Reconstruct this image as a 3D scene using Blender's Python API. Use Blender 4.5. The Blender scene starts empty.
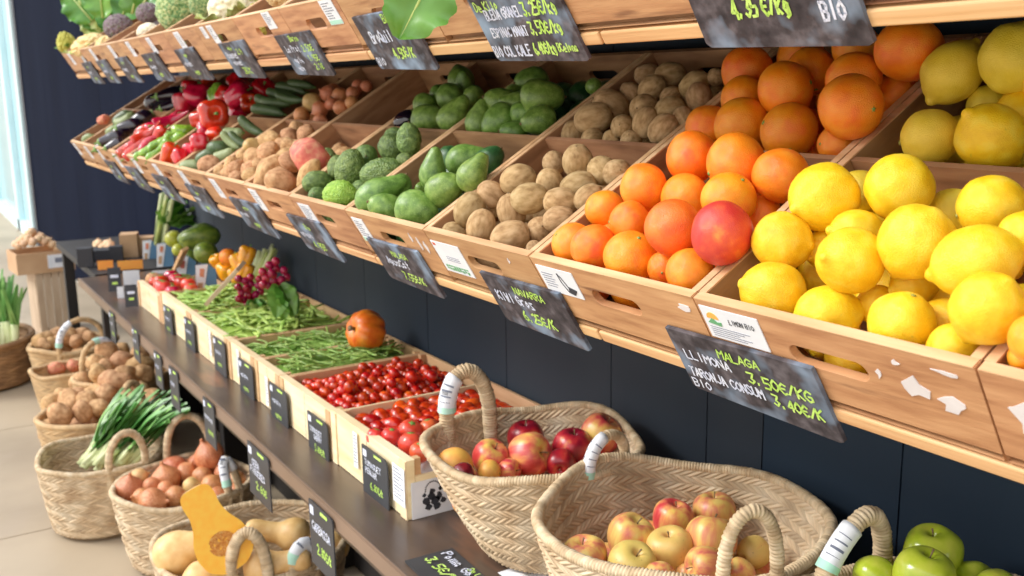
import bpy, math, random
import numpy as np
from mathutils import Vector, Matrix, Euler, noise
random.seed(7); rng = np.random.default_rng(7)
C = bpy.context.scene.collection
sc = bpy.context.scene
PI = math.pi
# ------------------------------------------------------------------ camera frame (world: X along the stall, Y into it, Z up; camera at origin)
F = 1000.0; CX, CY = 512.0, 288.0
_nx = np.array([-637., -196., F]); _nx /= np.linalg.norm(_nx)
_dy = np.array([1640., -228., F]); _dy -= _nx * (_dy @ _nx); _dy /= np.linalg.norm(_dy)
_X = -_nx; _Y = _dy; _Z = np.cross(_X, _Y)
RW = np.array([_X, _Y, _Z])
VIEW = RW @ np.array([0, 0, 1.0])
def ray(px, py): return RW @ np.array([px - CX, py - CY, F])
def onZ(px, py, z): d = ray(px, py); return d * (z / d[2])
def onY(px, py, y): d = ray(px, py); return d * (y / d[1])
def depth(P): return float(np.dot(P, VIEW))
TILT = math.radians(31)
S = np.array([0, math.cos(TILT), math.sin(TILT)]); N = np.array([0, -math.sin(TILT), math.cos(TILT)])
YR = .66; ZM = -.21; ZT = .142
def onTilt(px, py, h, z0=ZM):
    O = np.array([0, YR, z0]); d = ray(px, py); return d * (((O + N * h) @ N) / (d @ N))
def tilt_pt(x, s, h, z0=ZM): return np.array([x, YR, z0]) + S * s + N * h
SHELF = -.793; FLOOR = -1.45; WALLY = 1.15

# ------------------------------------------------------------------ materials
def rgb(r, g, b):
    f = lambda c: (c / 255 / 12.92) if c / 255 <= .04045 else ((c / 255 + .055) / 1.055) ** 2.4
    return (f(r), f(g), f(b), 1)
def mat(name, cols, scale=5, detail=4, rough=.5, bump=0., bscale=None, stretch=(1, 1, 1), hv=(0, 0), sss=0, spec=.5, metal=0,
        coat=0, bdetail=3, voronoi=False, dist=.002, spots=None, backmix=None, attr=None, trans=0, ramp_lo=.3, ramp_hi=.7):
    m = bpy.data.materials.new(name); m.use_nodes = True
    nt = m.node_tree; nd = nt.nodes; lk = nt.links; b = nd['Principled BSDF']
    tc = nd.new('ShaderNodeTexCoord'); mp = nd.new('ShaderNodeMapping'); mp.inputs['Scale'].default_value = stretch
    lk.new(tc.outputs['Object'], mp.inputs[0]); vec = mp.outputs[0]
    oi = nd.new('ShaderNodeObjectInfo')
    add = nd.new('ShaderNodeVectorMath'); add.operation = 'ADD'
    mu = nd.new('ShaderNodeMath'); mu.operation = 'MULTIPLY'; mu.inputs[1].default_value = 37.
    lk.new(oi.outputs['Random'], mu.inputs[0]); lk.new(vec, add.inputs[0]); lk.new(mu.outputs[0], add.inputs[1]); vec = add.outputs[0]
    ns = nd.new('ShaderNodeTexNoise'); ns.inputs['Scale'].default_value = scale; ns.inputs['Detail'].default_value = detail
    lk.new(vec, ns.inputs['Vector'])
    rp = nd.new('ShaderNodeValToRGB'); el = rp.color_ramp.elements
    n = len(cols)
    while len(el) < n: el.new(.5)
    for i, c in enumerate(cols):
        el[i].position = ramp_lo + (ramp_hi - ramp_lo) * i / max(1, n - 1) if n > 1 else .5
        el[i].color = rgb(*c)
    lk.new(ns.outputs['Fac'], rp.inputs[0]); col = rp.outputs[0]
    if spots:
        sp = nd.new('ShaderNodeTexNoise'); sp.inputs['Scale'].default_value = spots[1]; sp.inputs['Detail'].default_value = 3
        lk.new(vec, sp.inputs['Vector'])
        r2 = nd.new('ShaderNodeValToRGB'); r2.color_ramp.elements[0].position = spots[2]; r2.color_ramp.elements[1].position = spots[2] + spots[3]
        lk.new(sp.outputs['Fac'], r2.inputs[0])
        mx = nd.new('ShaderNodeMix'); mx.data_type = 'RGBA'; lk.new(r2.outputs[0], mx.inputs[0]); lk.new(col, mx.inputs[6])
        mx.inputs[7].default_value = rgb(*spots[0]); col = mx.outputs[2]
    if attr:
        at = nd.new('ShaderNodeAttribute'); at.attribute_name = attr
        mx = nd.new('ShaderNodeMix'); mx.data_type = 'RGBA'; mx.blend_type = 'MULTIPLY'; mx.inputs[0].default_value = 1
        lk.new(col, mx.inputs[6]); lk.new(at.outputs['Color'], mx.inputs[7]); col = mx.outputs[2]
    if hv != (0, 0):
        hs = nd.new('ShaderNodeHueSaturation')
        for k, (amp, sock) in enumerate(((hv[0], 'Hue'), (hv[1], 'Value'))):
            mr = nd.new('ShaderNodeMapRange'); c0 = .5 if k == 0 else 1.
            mr.inputs['To Min'].default_value = c0 - amp; mr.inputs['To Max'].default_value = c0 + amp
            if k == 1:
                w = nd.new('ShaderNodeMath'); w.operation = 'FRACT'; w0 = nd.new('ShaderNodeMath'); w0.operation = 'MULTIPLY'; w0.inputs[1].default_value = 7.31
                lk.new(oi.outputs['Random'], w0.inputs[0]); lk.new(w0.outputs[0], w.inputs[0]); lk.new(w.outputs[0], mr.inputs['Value'])
            else: lk.new(oi.outputs['Random'], mr.inputs['Value'])
            lk.new(mr.outputs[0], hs.inputs[sock])
        lk.new(col, hs.inputs['Color']); col = hs.outputs[0]
    lk.new(col, b.inputs['Base Color'])
    b.inputs['Roughness'].default_value = rough; b.inputs['Metallic'].default_value = metal
    b.inputs['Specular IOR Level'].default_value = spec; b.inputs['Coat Weight'].default_value = coat; b.inputs['Coat Roughness'].default_value = .15
    if trans: b.inputs['Transmission Weight'].default_value = trans
    if bump:
        if voronoi:
            bn = nd.new('ShaderNodeTexVoronoi'); bn.inputs['Scale'].default_value = bscale or scale * 5; out = bn.outputs['Distance']
        else:
            bn = nd.new('ShaderNodeTexNoise'); bn.inputs['Scale'].default_value = bscale or scale * 5; bn.inputs['Detail'].default_value = bdetail; out = bn.outputs['Fac']
        lk.new(vec, bn.inputs['Vector'])
        bp = nd.new('ShaderNodeBump'); bp.inputs['Strength'].default_value = bump; bp.inputs['Distance'].default_value = dist
        lk.new(out, bp.inputs['Height']); lk.new(bp.outputs[0], b.inputs['Normal'])
    return m
M = {}
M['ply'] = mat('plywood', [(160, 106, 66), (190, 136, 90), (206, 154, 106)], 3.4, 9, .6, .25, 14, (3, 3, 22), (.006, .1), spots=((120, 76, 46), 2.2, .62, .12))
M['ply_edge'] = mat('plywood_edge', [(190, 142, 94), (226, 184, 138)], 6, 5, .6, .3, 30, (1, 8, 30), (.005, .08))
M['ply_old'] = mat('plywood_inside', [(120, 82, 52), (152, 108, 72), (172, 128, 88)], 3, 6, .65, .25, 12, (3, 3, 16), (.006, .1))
M['batten'] = mat('pine_batten', [(196, 138, 88), (222, 172, 118), (232, 188, 138)], 3, 6, .6, .3, 10, (1, 14, 24), (.005, .08))
M['dark_wood'] = mat('dark_wood', [(18, 15, 16), (30, 26, 26)], 4, 4, .6, .1)  # near-black base carries the shadow under the tilted shelf decks
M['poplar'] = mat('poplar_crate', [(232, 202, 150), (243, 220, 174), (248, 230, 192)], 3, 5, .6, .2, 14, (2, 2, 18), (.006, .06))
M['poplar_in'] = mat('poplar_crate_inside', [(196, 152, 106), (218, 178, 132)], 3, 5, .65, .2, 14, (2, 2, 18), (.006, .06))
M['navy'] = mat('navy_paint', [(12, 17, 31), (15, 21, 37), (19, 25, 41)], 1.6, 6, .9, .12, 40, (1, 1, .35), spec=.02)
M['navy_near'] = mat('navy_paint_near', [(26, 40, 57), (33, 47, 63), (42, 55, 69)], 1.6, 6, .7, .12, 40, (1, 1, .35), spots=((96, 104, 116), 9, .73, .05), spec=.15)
M['navy_hazed'] = mat('hazed_navy_boards', [(34, 44, 56), (44, 52, 62), (54, 60, 68)], 1.6, 6, .7, .12, 40, (1, 1, .35), spots=((96, 100, 104), 9, .74, .05), spec=.15)  # middle of the navy wall, haze mixed into its base colour
M['shelf'] = mat('brown_shelf_laminate', [(60, 47, 40), (76, 61, 51), (90, 73, 60)], 3.5, 6, .30, .05, 30, (1, 4, 4), spots=((132, 90, 66), 3, .6, .15))
M['shelf_edge'] = mat('shelf_edge', [(112, 90, 72), (134, 108, 88)], 4, 4, .45)
M['floor'] = mat('stone_tile', [(148, 132, 110), (168, 152, 128), (180, 164, 140)], 1.4, 8, .5, .05, 8, (1, 1, 1), spots=((158, 142, 122), 5, .58, .2))
M['slate'] = mat('slate_board', [(40, 36, 40), (66, 60, 64), (104, 97, 102)], 55, 10, .7, .2, 90, hv=(0, .1), spots=((142, 164, 190), 17, .50, .24), spec=.25)
M['slate_dark'] = mat('black_tag', [(38, 40, 44), (52, 54, 58)], 12, 6, .5)
M['chalk_w'] = mat('white_chalk', [(206, 214, 240), (232, 236, 248)], 60, 2, .8)
M['chalk_g'] = mat('lime_chalk', [(176, 222, 84), (206, 242, 120)], 60, 2, .8)
M['paper'] = mat('white_paper', [(226, 230, 238), (240, 242, 246)], 20, 3, .7)
M['paper_mint'] = mat('mint_paper', [(160, 220, 196), (190, 232, 212)], 20, 3, .7)
M['ink'] = mat('grey_ink', [(96, 104, 124), (120, 126, 144)], 20, 3, .7)
M['ink_dark'] = mat('black_ink', [(34, 36, 44), (50, 52, 60)], 20, 3, .7)
M['logo_orange'] = mat('orange_ink', [(244, 160, 60), (248, 180, 80)], 20, 2, .7)
M['logo_green'] = mat('green_ink', [(80, 150, 100), (110, 175, 120)], 20, 2, .7)
M['white_paint'] = mat('white_scraps', [(214, 206, 204), (232, 226, 226)], 30, 3, .7)
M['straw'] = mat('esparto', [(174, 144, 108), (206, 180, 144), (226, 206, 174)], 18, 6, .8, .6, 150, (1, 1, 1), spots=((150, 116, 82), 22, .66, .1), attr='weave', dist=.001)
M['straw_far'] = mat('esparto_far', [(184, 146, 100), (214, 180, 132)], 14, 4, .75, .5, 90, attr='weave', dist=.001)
M['rope'] = mat('esparto_cord', [(174, 144, 106), (206, 180, 142), (226, 206, 172)], 40, 6, .8, .6, 160, attr='weave', dist=.001)
M['lemon'] = mat('lemon_peel', [(242, 188, 18), (253, 206, 32), (255, 218, 62)], 2, 3, .38, .25, 26, hv=(.008, .04), spec=.4, spots=((216, 190, 50), 5, .7, .1), dist=.02)
M['lemon_pale'] = mat('lemon_peel_pale', [(236, 204, 46), (250, 220, 70)], 2, 3, .42, .25, 26, hv=(.008, .05), dist=.02)
M['lemon_tip'] = mat('lemon_stem', [(140, 140, 50), (170, 165, 70)], 8, 3, .6)
M['orange'] = mat('orange_peel', [(244, 120, 14), (254, 140, 24), (255, 156, 44)], 1.6, 3, .36, .25, 28, hv=(.014, .05), spec=.45, spots=((252, 112, 40), 1.4, .55, .2), dist=.02)
M['blood'] = mat('blood_orange_peel', [(206, 52, 44), (226, 78, 44), (250, 140, 50)], .9, 5, .34, .2, 28, dist=.02, ramp_lo=.45, ramp_hi=.66, spots=((250, 190, 130), 12, .74, .03))
M['orange_deep'] = mat('deep_orange_peel', [(232, 80, 26), (244, 104, 28), (250, 124, 36)], 1.2, 3, .36, .25, 28, dist=.02)
M['kiwi'] = mat('kiwi_skin', [(148, 112, 70), (184, 148, 100), (204, 170, 124)], 3, 7, .7, .3, 50, (1, 1, .5), (.008, .1), spec=.3, dist=.02)
M['avocado'] = mat('avocado_skin', [(76, 110, 40), (108, 144, 58), (140, 172, 82)], 2.4, 8, .32, .12, 22, hv=(.01, .10), dist=.02, spots=((170, 196, 110), 22, .60, .10))
M['avocado_dark'] = mat('avocado_skin_dark', [(26, 62, 34), (42, 84, 44), (62, 106, 54)], 2, 8, .32, .15, 18, hv=(.01, .12), dist=.02, spots=((96, 136, 74), 20, .62, .10))
M['rough_avo'] = mat('rough_avocado_skin', [(66, 92, 40), (98, 126, 58), (134, 158, 84)], 3, 6, .5, .35, 8, hv=(.02, .14), voronoi=True, dist=.02)
M['rough_avo_bright'] = mat('rough_avocado_bright', [(110, 160, 40), (148, 194, 62), (172, 212, 84)], 4, 5, .45, .4, 9, voronoi=True, dist=.02)
M['potato'] = mat('potato_skin', [(166, 114, 70), (202, 152, 102), (220, 176, 126)], 3, 6, .75, .3, 16, hv=(.01, .1), dist=.03)
M['potato_pink'] = mat('pink_potato_skin', [(204, 92, 76), (216, 122, 92), (222, 160, 116)], 2.4, 5, .6, .2, 16, hv=(.01, .08), dist=.03)
M['onion'] = mat('onion_skin', [(184, 94, 54), (214, 132, 84), (232, 168, 122)], 3, 5, .32, .2, 9, (5, 5, .6), (.012, .1), dist=.02)
M['onion_pale'] = mat('pale_onion_skin', [(210, 160, 92), (228, 190, 128)], 3, 5, .4, .2, 9, (5, 5, .6), (.01, .08), dist=.02)
M['zucchini'] = mat('zucchini_skin', [(40, 62, 34), (74, 98, 56), (110, 130, 86)], 6, 6, .4, .1, 20, (4, 4, .5), (.01, .15))
M['cucumber_pale'] = mat('pale_squash_skin', [(120, 136, 84), (156, 170, 116)], 5, 5, .45, .1, 20, (4, 4, .5), (.01, .12))
M['red_pepper'] = mat('red_pepper_skin', [(176, 10, 18), (206, 20, 28), (226, 40, 40)], 1.4, 2, .16, 0, hv=(.012, .1), coat=.5)
M['red_orange_pepper'] = mat('orange_red_pepper_skin', [(226, 44, 20), (244, 84, 30)], 1.4, 2, .16, 0, hv=(.01, .06), coat=.5)
M['green_pepper'] = mat('green_pepper_skin', [(84, 138, 28), (132, 182, 50), (168, 206, 82)], 3, 3, .22, 0, hv=(.01, .15), coat=.4)
M['eggplant'] = mat('aubergine_skin', [(18, 10, 22), (34, 20, 38)], 2, 2, .12, 0, hv=(0, .2), coat=.7)
M['tomato'] = mat('tomato_skin', [(164, 22, 8), (194, 40, 14), (220, 74, 28)], 1.5, 3, .24, 0, hv=(.006, .14), coat=.35)
M['tomato_round'] = mat('round_tomato_skin', [(220, 66, 40), (234, 92, 60)], 1.2, 3, .28, 0, hv=(.01, .06), coat=.3)
M['bean'] = mat('green_bean_skin', [(98, 136, 48), (134, 170, 72), (172, 196, 104)], 6, 3, .45, 0, hv=(.012, .22))
M['bean_flat'] = mat('flat_bean_skin', [(120, 156, 52), (156, 188, 80), (190, 210, 112)], 6, 3, .45, 0, hv=(.012, .2))
M['pumpkin'] = mat('pumpkin_skin', [(224, 92, 20), (240, 122, 30), (248, 150, 50)], 2, 5, .35, .1, 20, hv=(0, 0))
M['stem'] = mat('dry_stem', [(96, 74, 44), (136, 110, 70)], 20, 4, .7)
M['stem_green'] = mat('green_stem', [(86, 128, 50), (128, 164, 78)], 20, 4, .5)
M['apple_red'] = mat('red_yellow_apple', [(240, 196, 96), (232, 138, 88), (212, 70, 72), (190, 44, 56)], .9, 5, .34, .03, 30, (1.6, 1.6, .5), (.006, .05), coat=.08, ramp_lo=.34, ramp_hi=.66)
M['apple_deep'] = mat('deep_red_apple', [(232, 150, 80), (196, 50, 56), (160, 24, 46), (128, 16, 40)], .8, 4, .32, .03, 30, (1.4, 1.4, .5), (.006, .05), coat=.1, ramp_lo=.3, ramp_hi=.62)
M['peach'] = mat('yellow_peach', [(242, 184, 80), (240, 160, 70), (220, 96, 60)], 1.1, 4, .5, .05, 60, ramp_lo=.4, ramp_hi=.75)
M['plum'] = mat('dark_red_plum', [(92, 14, 24), (130, 30, 36)], 2, 4, .25, 0, coat=.3)
M['apple_gold'] = mat('streaked_golden_apple', [(230, 192, 104), (228, 170, 92), (220, 132, 88), (204, 98, 84)], 1.1, 6, .4, .05, 24, (2.2, 2.2, .5), (.008, .05), coat=.05, spots=((130, 90, 40), 9, .74, .05), ramp_lo=.36, ramp_hi=.68)
M['apple_russet'] = mat('yellow_russet_apple', [(222, 186, 96), (230, 192, 104), (226, 160, 92)], 1.2, 6, .42, .06, 24, (1.6, 1.6, .7), (.01, .05), spots=((120, 90, 40), 8, .7, .05), ramp_lo=.36, ramp_hi=.72)
M['apple_green'] = mat('green_apple', [(150, 172, 34), (172, 188, 48), (190, 196, 70)], 1.3, 4, .22, .02, 30, coat=.25, spots=((182, 170, 60), 1.2, .6, .2))
M['butternut'] = mat('butternut_skin', [(216, 168, 100), (230, 186, 118), (238, 200, 138)], 2, 4, .45, .05, 20, hv=(.004, .05))
M['butternut_flesh'] = mat('squash_flesh', [(255, 178, 40), (255, 196, 60)], 4, 5, .5, .15, 30)
M['seed_hollow'] = mat('squash_seed_hollow', [(206, 110, 30), (236, 150, 60), (240, 190, 110)], 18, 4, .6, .8, 30, dist=.01)
M['leaf'] = mat('green_leaf', [(62, 112, 36), (98, 152, 54), (138, 184, 84)], 6, 5, .4, .2, 14, hv=(.012, .15))
M['leaf_chard'] = mat('chard_leaf', [(40, 96, 34), (72, 134, 44), (110, 168, 60)], 9, 5, .35, .5, 30, hv=(.012, .12), dist=.004)
M['leaf_pale'] = mat('pale_leaf', [(150, 182, 84), (196, 212, 122), (222, 228, 158)], 14, 6, .5, .6, 40, hv=(.01, .1), dist=.004)
M['leek_green'] = mat('leek_leaf', [(58, 116, 50), (100, 158, 76), (150, 194, 108)], 7, 4, .38, .2, 30, (1, 1, 1), (.012, .2))
M['leek_white'] = mat('leek_shaft', [(196, 208, 140), (224, 228, 178)], 7, 4, .45)
M['savoy'] = mat('savoy_leaf', [(104, 156, 88), (164, 198, 116), (220, 230, 156)], 9, 7, .5, .7, 12, hv=(.01, .06), dist=.05, ramp_lo=.40, ramp_hi=.60)
M['cauli'] = mat('cauliflower_curd', [(226, 210, 170), (244, 232, 200), (252, 244, 220)], 4, 6, .8, .5, 16, dist=.006)
M['cauli_warm'] = mat('warm_cauliflower_curd', [(240, 200, 130), (252, 226, 168)], 4, 6, .8, .5, 16, dist=.006)
M['romanesco'] = mat('romanesco', [(176, 172, 60), (214, 208, 96)], 4, 5, .7, .5, 16, dist=.006)
M['artichoke'] = mat('purple_broccoli', [(104, 84, 96), (146, 126, 134), (116, 128, 92)], 6, 6, .8, .9, 14, dist=.006)
M['melon_green'] = mat('green_melon', [(62, 92, 26), (98, 124, 38), (128, 146, 50)], 3, 6, .35, .1, 20, hv=(.01, .1))
M['lime_melon'] = mat('yellow_green_fruit', [(150, 160, 40), (184, 184, 60)], 3, 5, .35)
M['yellow_pepper'] = mat('yellow_pepper_skin', [(244, 160, 20), (252, 184, 40)], 2, 3, .25, 0, hv=(.015, .06), coat=.3)
M['radish'] = mat('radish_skin', [(150, 14, 52), (186, 30, 76)], 3, 3, .25, 0, hv=(.01, .15), coat=.2)
M['beet_leaf'] = mat('purple_leaf', [(58, 20, 38), (96, 40, 60)], 8, 5, .5, .5, 30)
M['card_blue'] = mat('blue_card', [(70, 118, 156), (96, 142, 176)], 4, 3, .6)
M['card_black'] = mat('black_card', [(34, 36, 44), (46, 48, 56)], 5, 3, .6)
M['cardboard'] = mat('cardboard', [(186, 144, 104), (206, 166, 126)], 6, 4, .8)
M['grey_wood'] = mat('weathered_wood', [(178, 152, 124), (204, 180, 152)], 4, 6, .7, .3, 20, (6, 6, 1))
M['pack_orange'] = mat('orange_package', [(248, 140, 24), (252, 170, 50)], 6, 3, .4)
M['bulb'] = mat('bulb_skin', [(208, 160, 116), (232, 196, 154)], 5, 5, .6, .3, 20, hv=(.01, .12))
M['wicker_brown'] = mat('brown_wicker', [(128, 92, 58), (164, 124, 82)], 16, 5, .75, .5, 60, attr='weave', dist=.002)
M['glass'] = mat('window_glass', [(172, 222, 236), (188, 232, 242)], 1.5, 2, .15, 0)
M['frame_blue'] = mat('pale_blue_frame', [(196, 226, 232), (216, 238, 242)], 3, 3, .4)
M['frame_navy'] = mat('dark_navy_frame', [(14, 20, 40), (20, 28, 50)], 3, 3, .4)

# ------------------------------------------------------------------ object helpers
def mesh(name, V, Fc, smooth=True, attr=None):
    me = bpy.data.meshes.new(name)
    me.from_pydata([tuple(map(float, v)) for v in V], [], [tuple(int(i) for i in f) for f in Fc])
    if smooth: me.polygons.foreach_set('use_smooth', [True] * len(me.polygons))
    if attr is not None:
        a = me.color_attributes.new('weave', 'FLOAT_COLOR', 'POINT')
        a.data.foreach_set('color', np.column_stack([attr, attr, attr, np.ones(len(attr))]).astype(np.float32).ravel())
    me.update(); return me
def grid_mesh(name, P, close_u=False, close_v=False, smooth=True, attr=None):
    nu, nv = P.shape[:2]
    V = P.reshape(-1, 3).astype(np.float32)
    iu = np.arange(nu if close_u else nu - 1); iv = np.arange(nv if close_v else nv - 1)
    A, B = np.meshgrid(iu, iv, indexing='ij'); A2 = (A + 1) % nu; B2 = (B + 1) % nv
    Q = np.stack([A * nv + B, A2 * nv + B, A2 * nv + B2, A * nv + B2], -1).reshape(-1, 4).astype(np.int32)
    me = bpy.data.meshes.new(name); me.vertices.add(len(V)); me.vertices.foreach_set('co', V.ravel())
    me.loops.add(Q.size); me.loops.foreach_set('vertex_index', Q.ravel())
    me.polygons.add(len(Q)); me.polygons.foreach_set('loop_start', np.arange(len(Q), dtype=np.int32) * 4)
    me.polygons.foreach_set('loop_total', np.full(len(Q), 4, np.int32))
    me.update(calc_edges=True); me.validate()
    if smooth: me.polygons.foreach_set('use_smooth', [True] * len(me.polygons))
    if attr is not None:
        a = me.color_attributes.new('weave', 'FLOAT_COLOR', 'POINT'); at = attr.ravel()
        a.data.foreach_set('color', np.column_stack([at, at, at, np.ones(len(at))]).astype(np.float32).ravel())
    return me
def link(name, me, m=None, parent=None, loc=(0, 0, 0), rot=(0, 0, 0), scale=(1, 1, 1)):
    o = bpy.data.objects.new(name, me); C.objects.link(o)
    if m is not None and me is not None and len(me.materials) == 0: me.materials.append(M[m] if isinstance(m, str) else m)
    if parent: o.parent = parent
    o.location = tuple(float(v) for v in loc); o.rotation_euler = rot
    o.scale = scale if hasattr(scale, '__len__') else (scale,) * 3
    return o
def tag(o, label, cat, group=None, kind=None):
    o['label'] = label; o['category'] = cat
    if group: o['group'] = group
    if kind: o['kind'] = kind
    return o
def thing(name, label, cat, loc=(0, 0, 0), rot=(0, 0, 0), group=None):
    o = bpy.data.objects.new(name, None); C.objects.link(o); o.empty_display_size = .02
    o.location = tuple(float(v) for v in loc); o.rotation_euler = rot
    return tag(o, label, cat, group)
def struct(name, me, m, loc=(0, 0, 0), rot=(0, 0, 0)):
    o = link(name, me, m, None, loc, rot); o['kind'] = 'structure'; return o
KIDS = {}
def dup(src, loc=None, rot=None, scale=None, label=None, group=None):
    r = src.copy(); C.objects.link(r)
    if loc is not None: r.location = tuple(float(v) for v in loc)
    if rot is not None: r.rotation_mode = 'XYZ'; r.rotation_euler = rot
    if scale is not None: r.scale = scale if hasattr(scale, '__len__') else (scale,) * 3
    if label: r['label'] = label
    if group: r['group'] = group
    for ch in KIDS.get(src.name, []):
        c = ch.copy(); C.objects.link(c); c.parent = r
    return r
class MB:
    def __init__(s): s.V = []; s.F = []
    def box(s, x0, x1, y0, y1, z0, z1, b=0):
        n = len(s.V)
        s.V += [(x, y, z) for z in (z0, z1) for y in (y0, y1) for x in (x0, x1)]
        for f in ((0, 2, 3, 1), (4, 5, 7, 6), (0, 1, 5, 4), (2, 6, 7, 3), (0, 4, 6, 2), (1, 3, 7, 5)): s.F.append([n + i for i in f])
        return s
    def quad(s, *p):
        n = len(s.V); s.V += list(p); s.F.append(list(range(n, n + len(p)))); return s
    def poly_prism(s, pts, y0, y1):      # outline in x,z extruded over y
        n = len(s.V); k = len(pts)
        s.V += [(x, y0, z) for x, z in pts] + [(x, y1, z) for x, z in pts]
        s.F.append([n + i for i in range(k)]); s.F.append([n + k + i for i in reversed(range(k))])
        for i in range(k): j = (i + 1) % k; s.F.append([n + j, n + i, n + k + i, n + k + j])
        return s
    def tube(s, pts, r, seg=8, cap=True):
        pts = [np.array(p, float) for p in pts]; n0 = len(s.V)
        rs = r if hasattr(r, '__len__') else [r] * len(pts)
        up = np.array([0, 0, 1.]); 
        for i, p in enumerate(pts):
            t = pts[min(i + 1, len(pts) - 1)] - pts[max(i - 1, 0)]; t /= np.linalg.norm(t) + 1e-9
            a = np.cross(t, up)
            if np.linalg.norm(a) < 1e-3: a = np.cross(t, [1, 0, 0])
            a /= np.linalg.norm(a); b = np.cross(t, a)
            for k in range(seg):
                an = 2 * PI * k / seg; s.V.append(tuple(p + rs[i] * (math.cos(an) * a + math.sin(an) * b)))
        for i in range(len(pts) - 1):
            for k in range(seg):
                k2 = (k + 1) % seg; s.F.append([n0 + i * seg + k, n0 + i * seg + k2, n0 + (i + 1) * seg + k2, n0 + (i + 1) * seg + k])
        if cap:
            s.F.append([n0 + k for k in reversed(range(seg))]); s.F.append([n0 + (len(pts) - 1) * seg + k for k in range(seg)])
        return s
    def build(s, name, m, parent=None, smooth=False, bevel=0, **kw):
        me = mesh(name, s.V, s.F, smooth); o = link(name, me, m, parent, **kw)
        if bevel:
            bv = o.modifiers.new('b', 'BEVEL'); bv.width = bevel; bv.segments = 2; bv.limit_method = 'ANGLE'
        return o
def rot_to(axis, roll=0.):
    """euler turning local +Z to axis"""
    q = Vector((0, 0, 1)).rotation_difference(Vector([float(a) for a in axis]).normalized())
    return (q @ Euler((0, 0, roll)).to_quaternion()).to_euler()
def img_dir(ang, toward=0.):
    """world direction for an image-plane angle (degrees, 0 = picture right, 90 = picture up), leaning toward the viewer"""
    a = math.radians(ang); return RW @ np.array([math.cos(a), -math.sin(a), -toward])

# ------------------------------------------------------------------ produce shapes (unit size: radius about 1)
def revolve(name, prof, nseg=40, nz=.0, nf=1.5, lobes=0, lobe=0., seed=0, micro=0., mf=9, bend=0., squash=1.):
    """prof: list of (r, z) bottom to top, spline-smoothed"""
    pr = np.array(prof, float); t = np.linspace(0, 1, len(pr)); k = max(24, nseg * 2 // 3)
    tt = np.linspace(0, 1, k)
    def cr(c):
        out = []
        for x in tt:
            f = x * (len(pr) - 1); i = min(int(f), len(pr) - 2); u = f - i
            p0, p1, p2, p3 = c[max(i - 1, 0)], c[i], c[i + 1], c[min(i + 2, len(pr) - 1)]
            out.append(.5 * (2 * p1 + (p2 - p0) * u + (2 * p0 - 5 * p1 + 4 * p2 - p3) * u * u + (3 * p1 - p0 - 3 * p2 + p3) * u ** 3))
        return np.array(out)
    R = np.maximum(cr(pr[:, 0]), 0); Z = cr(pr[:, 1]); R[0] = R[-1] = 1e-4
    P = np.zeros((nseg, k, 3))
    for i in range(nseg):
        a = 2 * PI * i / nseg
        for j in range(k):
            r = R[j] * (1 + lobe * (abs(math.sin(lobes * a / 2)) - .6) * min(1, R[j] * 1.5) if lobes else 1)
            p = Vector((r * math.cos(a), r * math.sin(a) * squash, Z[j]))
            if nz or micro:
                d = nz * noise.noise(p * nf + Vector((seed * 7.3, 0, 0)))
                if micro: d += micro * noise.noise(p * mf + Vector((seed * 3.1, 5, 0)))
                p = p + p.normalized() * d * min(1, R[j] * 3 + .15)
            if bend: p.x += bend * p.z * p.z
            P[i, j] = p
    return grid_mesh(name, P, close_u=True)
def ball(n=8): return [(math.sin(PI * i / n), -math.cos(PI * i / n)) for i in range(n + 1)]
PROTO = {}
def proto(key, name, cat, meshes, m, kids=()):
    """store one hidden-free recipe; the first placed object uses the mesh itself"""
    PROTO[key] = (name, cat, meshes, m, kids)
_cnt = {}
def put(key, P, R, rot, label, group=None, m=None, scale=(1, 1, 1), var=None, kids=True):
    name, cat, meshes, m0, kd = PROTO[key]
    i = _cnt.get(key, 0); _cnt[key] = i + 1
    me = meshes[(i if var is None else var) % len(meshes)]
    m = m or m0
    ck = (key, me.name, m)
    if ck not in KIDS:
        if m != m0: me = me.copy(); me.materials.clear()
        if len(me.materials) == 0: me.materials.append(M[m])
        KIDS[ck] = me
    me = KIDS[ck]
    o = link(name, me, None, None, P, rot, tuple(R * s for s in scale)); tag(o, label, cat, group)
    if kids:
        for kn, kme, km, kl, kr in kd:
            if len(kme.materials) == 0: kme.materials.append(M[km])
            link(kn, kme, None, o, kl, kr)
    return o
lem = [[(0, -1.28), (.1, -1.25), (.2, -1.12), (.55, -.88), (.88, -.5), (1, 0), (.9, .48), (.56, .86), (.24, 1.04), (.14, 1.16), (0, 1.22)],
       [(0, -1.12), (.12, -1.1), (.3, -1.0), (.68, -.78), (.94, -.42), (1, .02), (.9, .5), (.5, .9), (.2, 1.1), (.1, 1.22), (0, 1.26)],
       [(0, -1.04), (.16, -1.02), (.4, -.96), (.74, -.72), (.97, -.36), (1, .05), (.88, .5), (.6, .8), (.22, 1.02), (.12, 1.1), (0, 1.12)]]
def small_star(r=.12, h=.05, n=5):
    mb = MB(); pts = []
    for i in range(n * 2):
        a = PI * i / n; q = r * (1 if i % 2 == 0 else .45); pts.append((q * math.cos(a), q * math.sin(a)))
    mb.V = [(x, y, 0) for x, y in pts] + [(x * .6, y * .6, h) for x, y in pts] + [(0, 0, h * 1.3)]
    k = len(pts)
    for i in range(k):
        j = (i + 1) % k; mb.F += [[i, j, k + j, k + i], [k + i, k + j, 2 * k]]
    return mesh('stem', mb.V, mb.F)
def stalk(h=.35, r=.05, bend=.1):
    mb = MB(); mb.tube([(0, 0, -.1), (bend * .3, 0, h * .5), (bend, 0, h)], [r * .8, r * .7, r * 1.2], 6); return mesh('stem', mb.V, mb.F)
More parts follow.
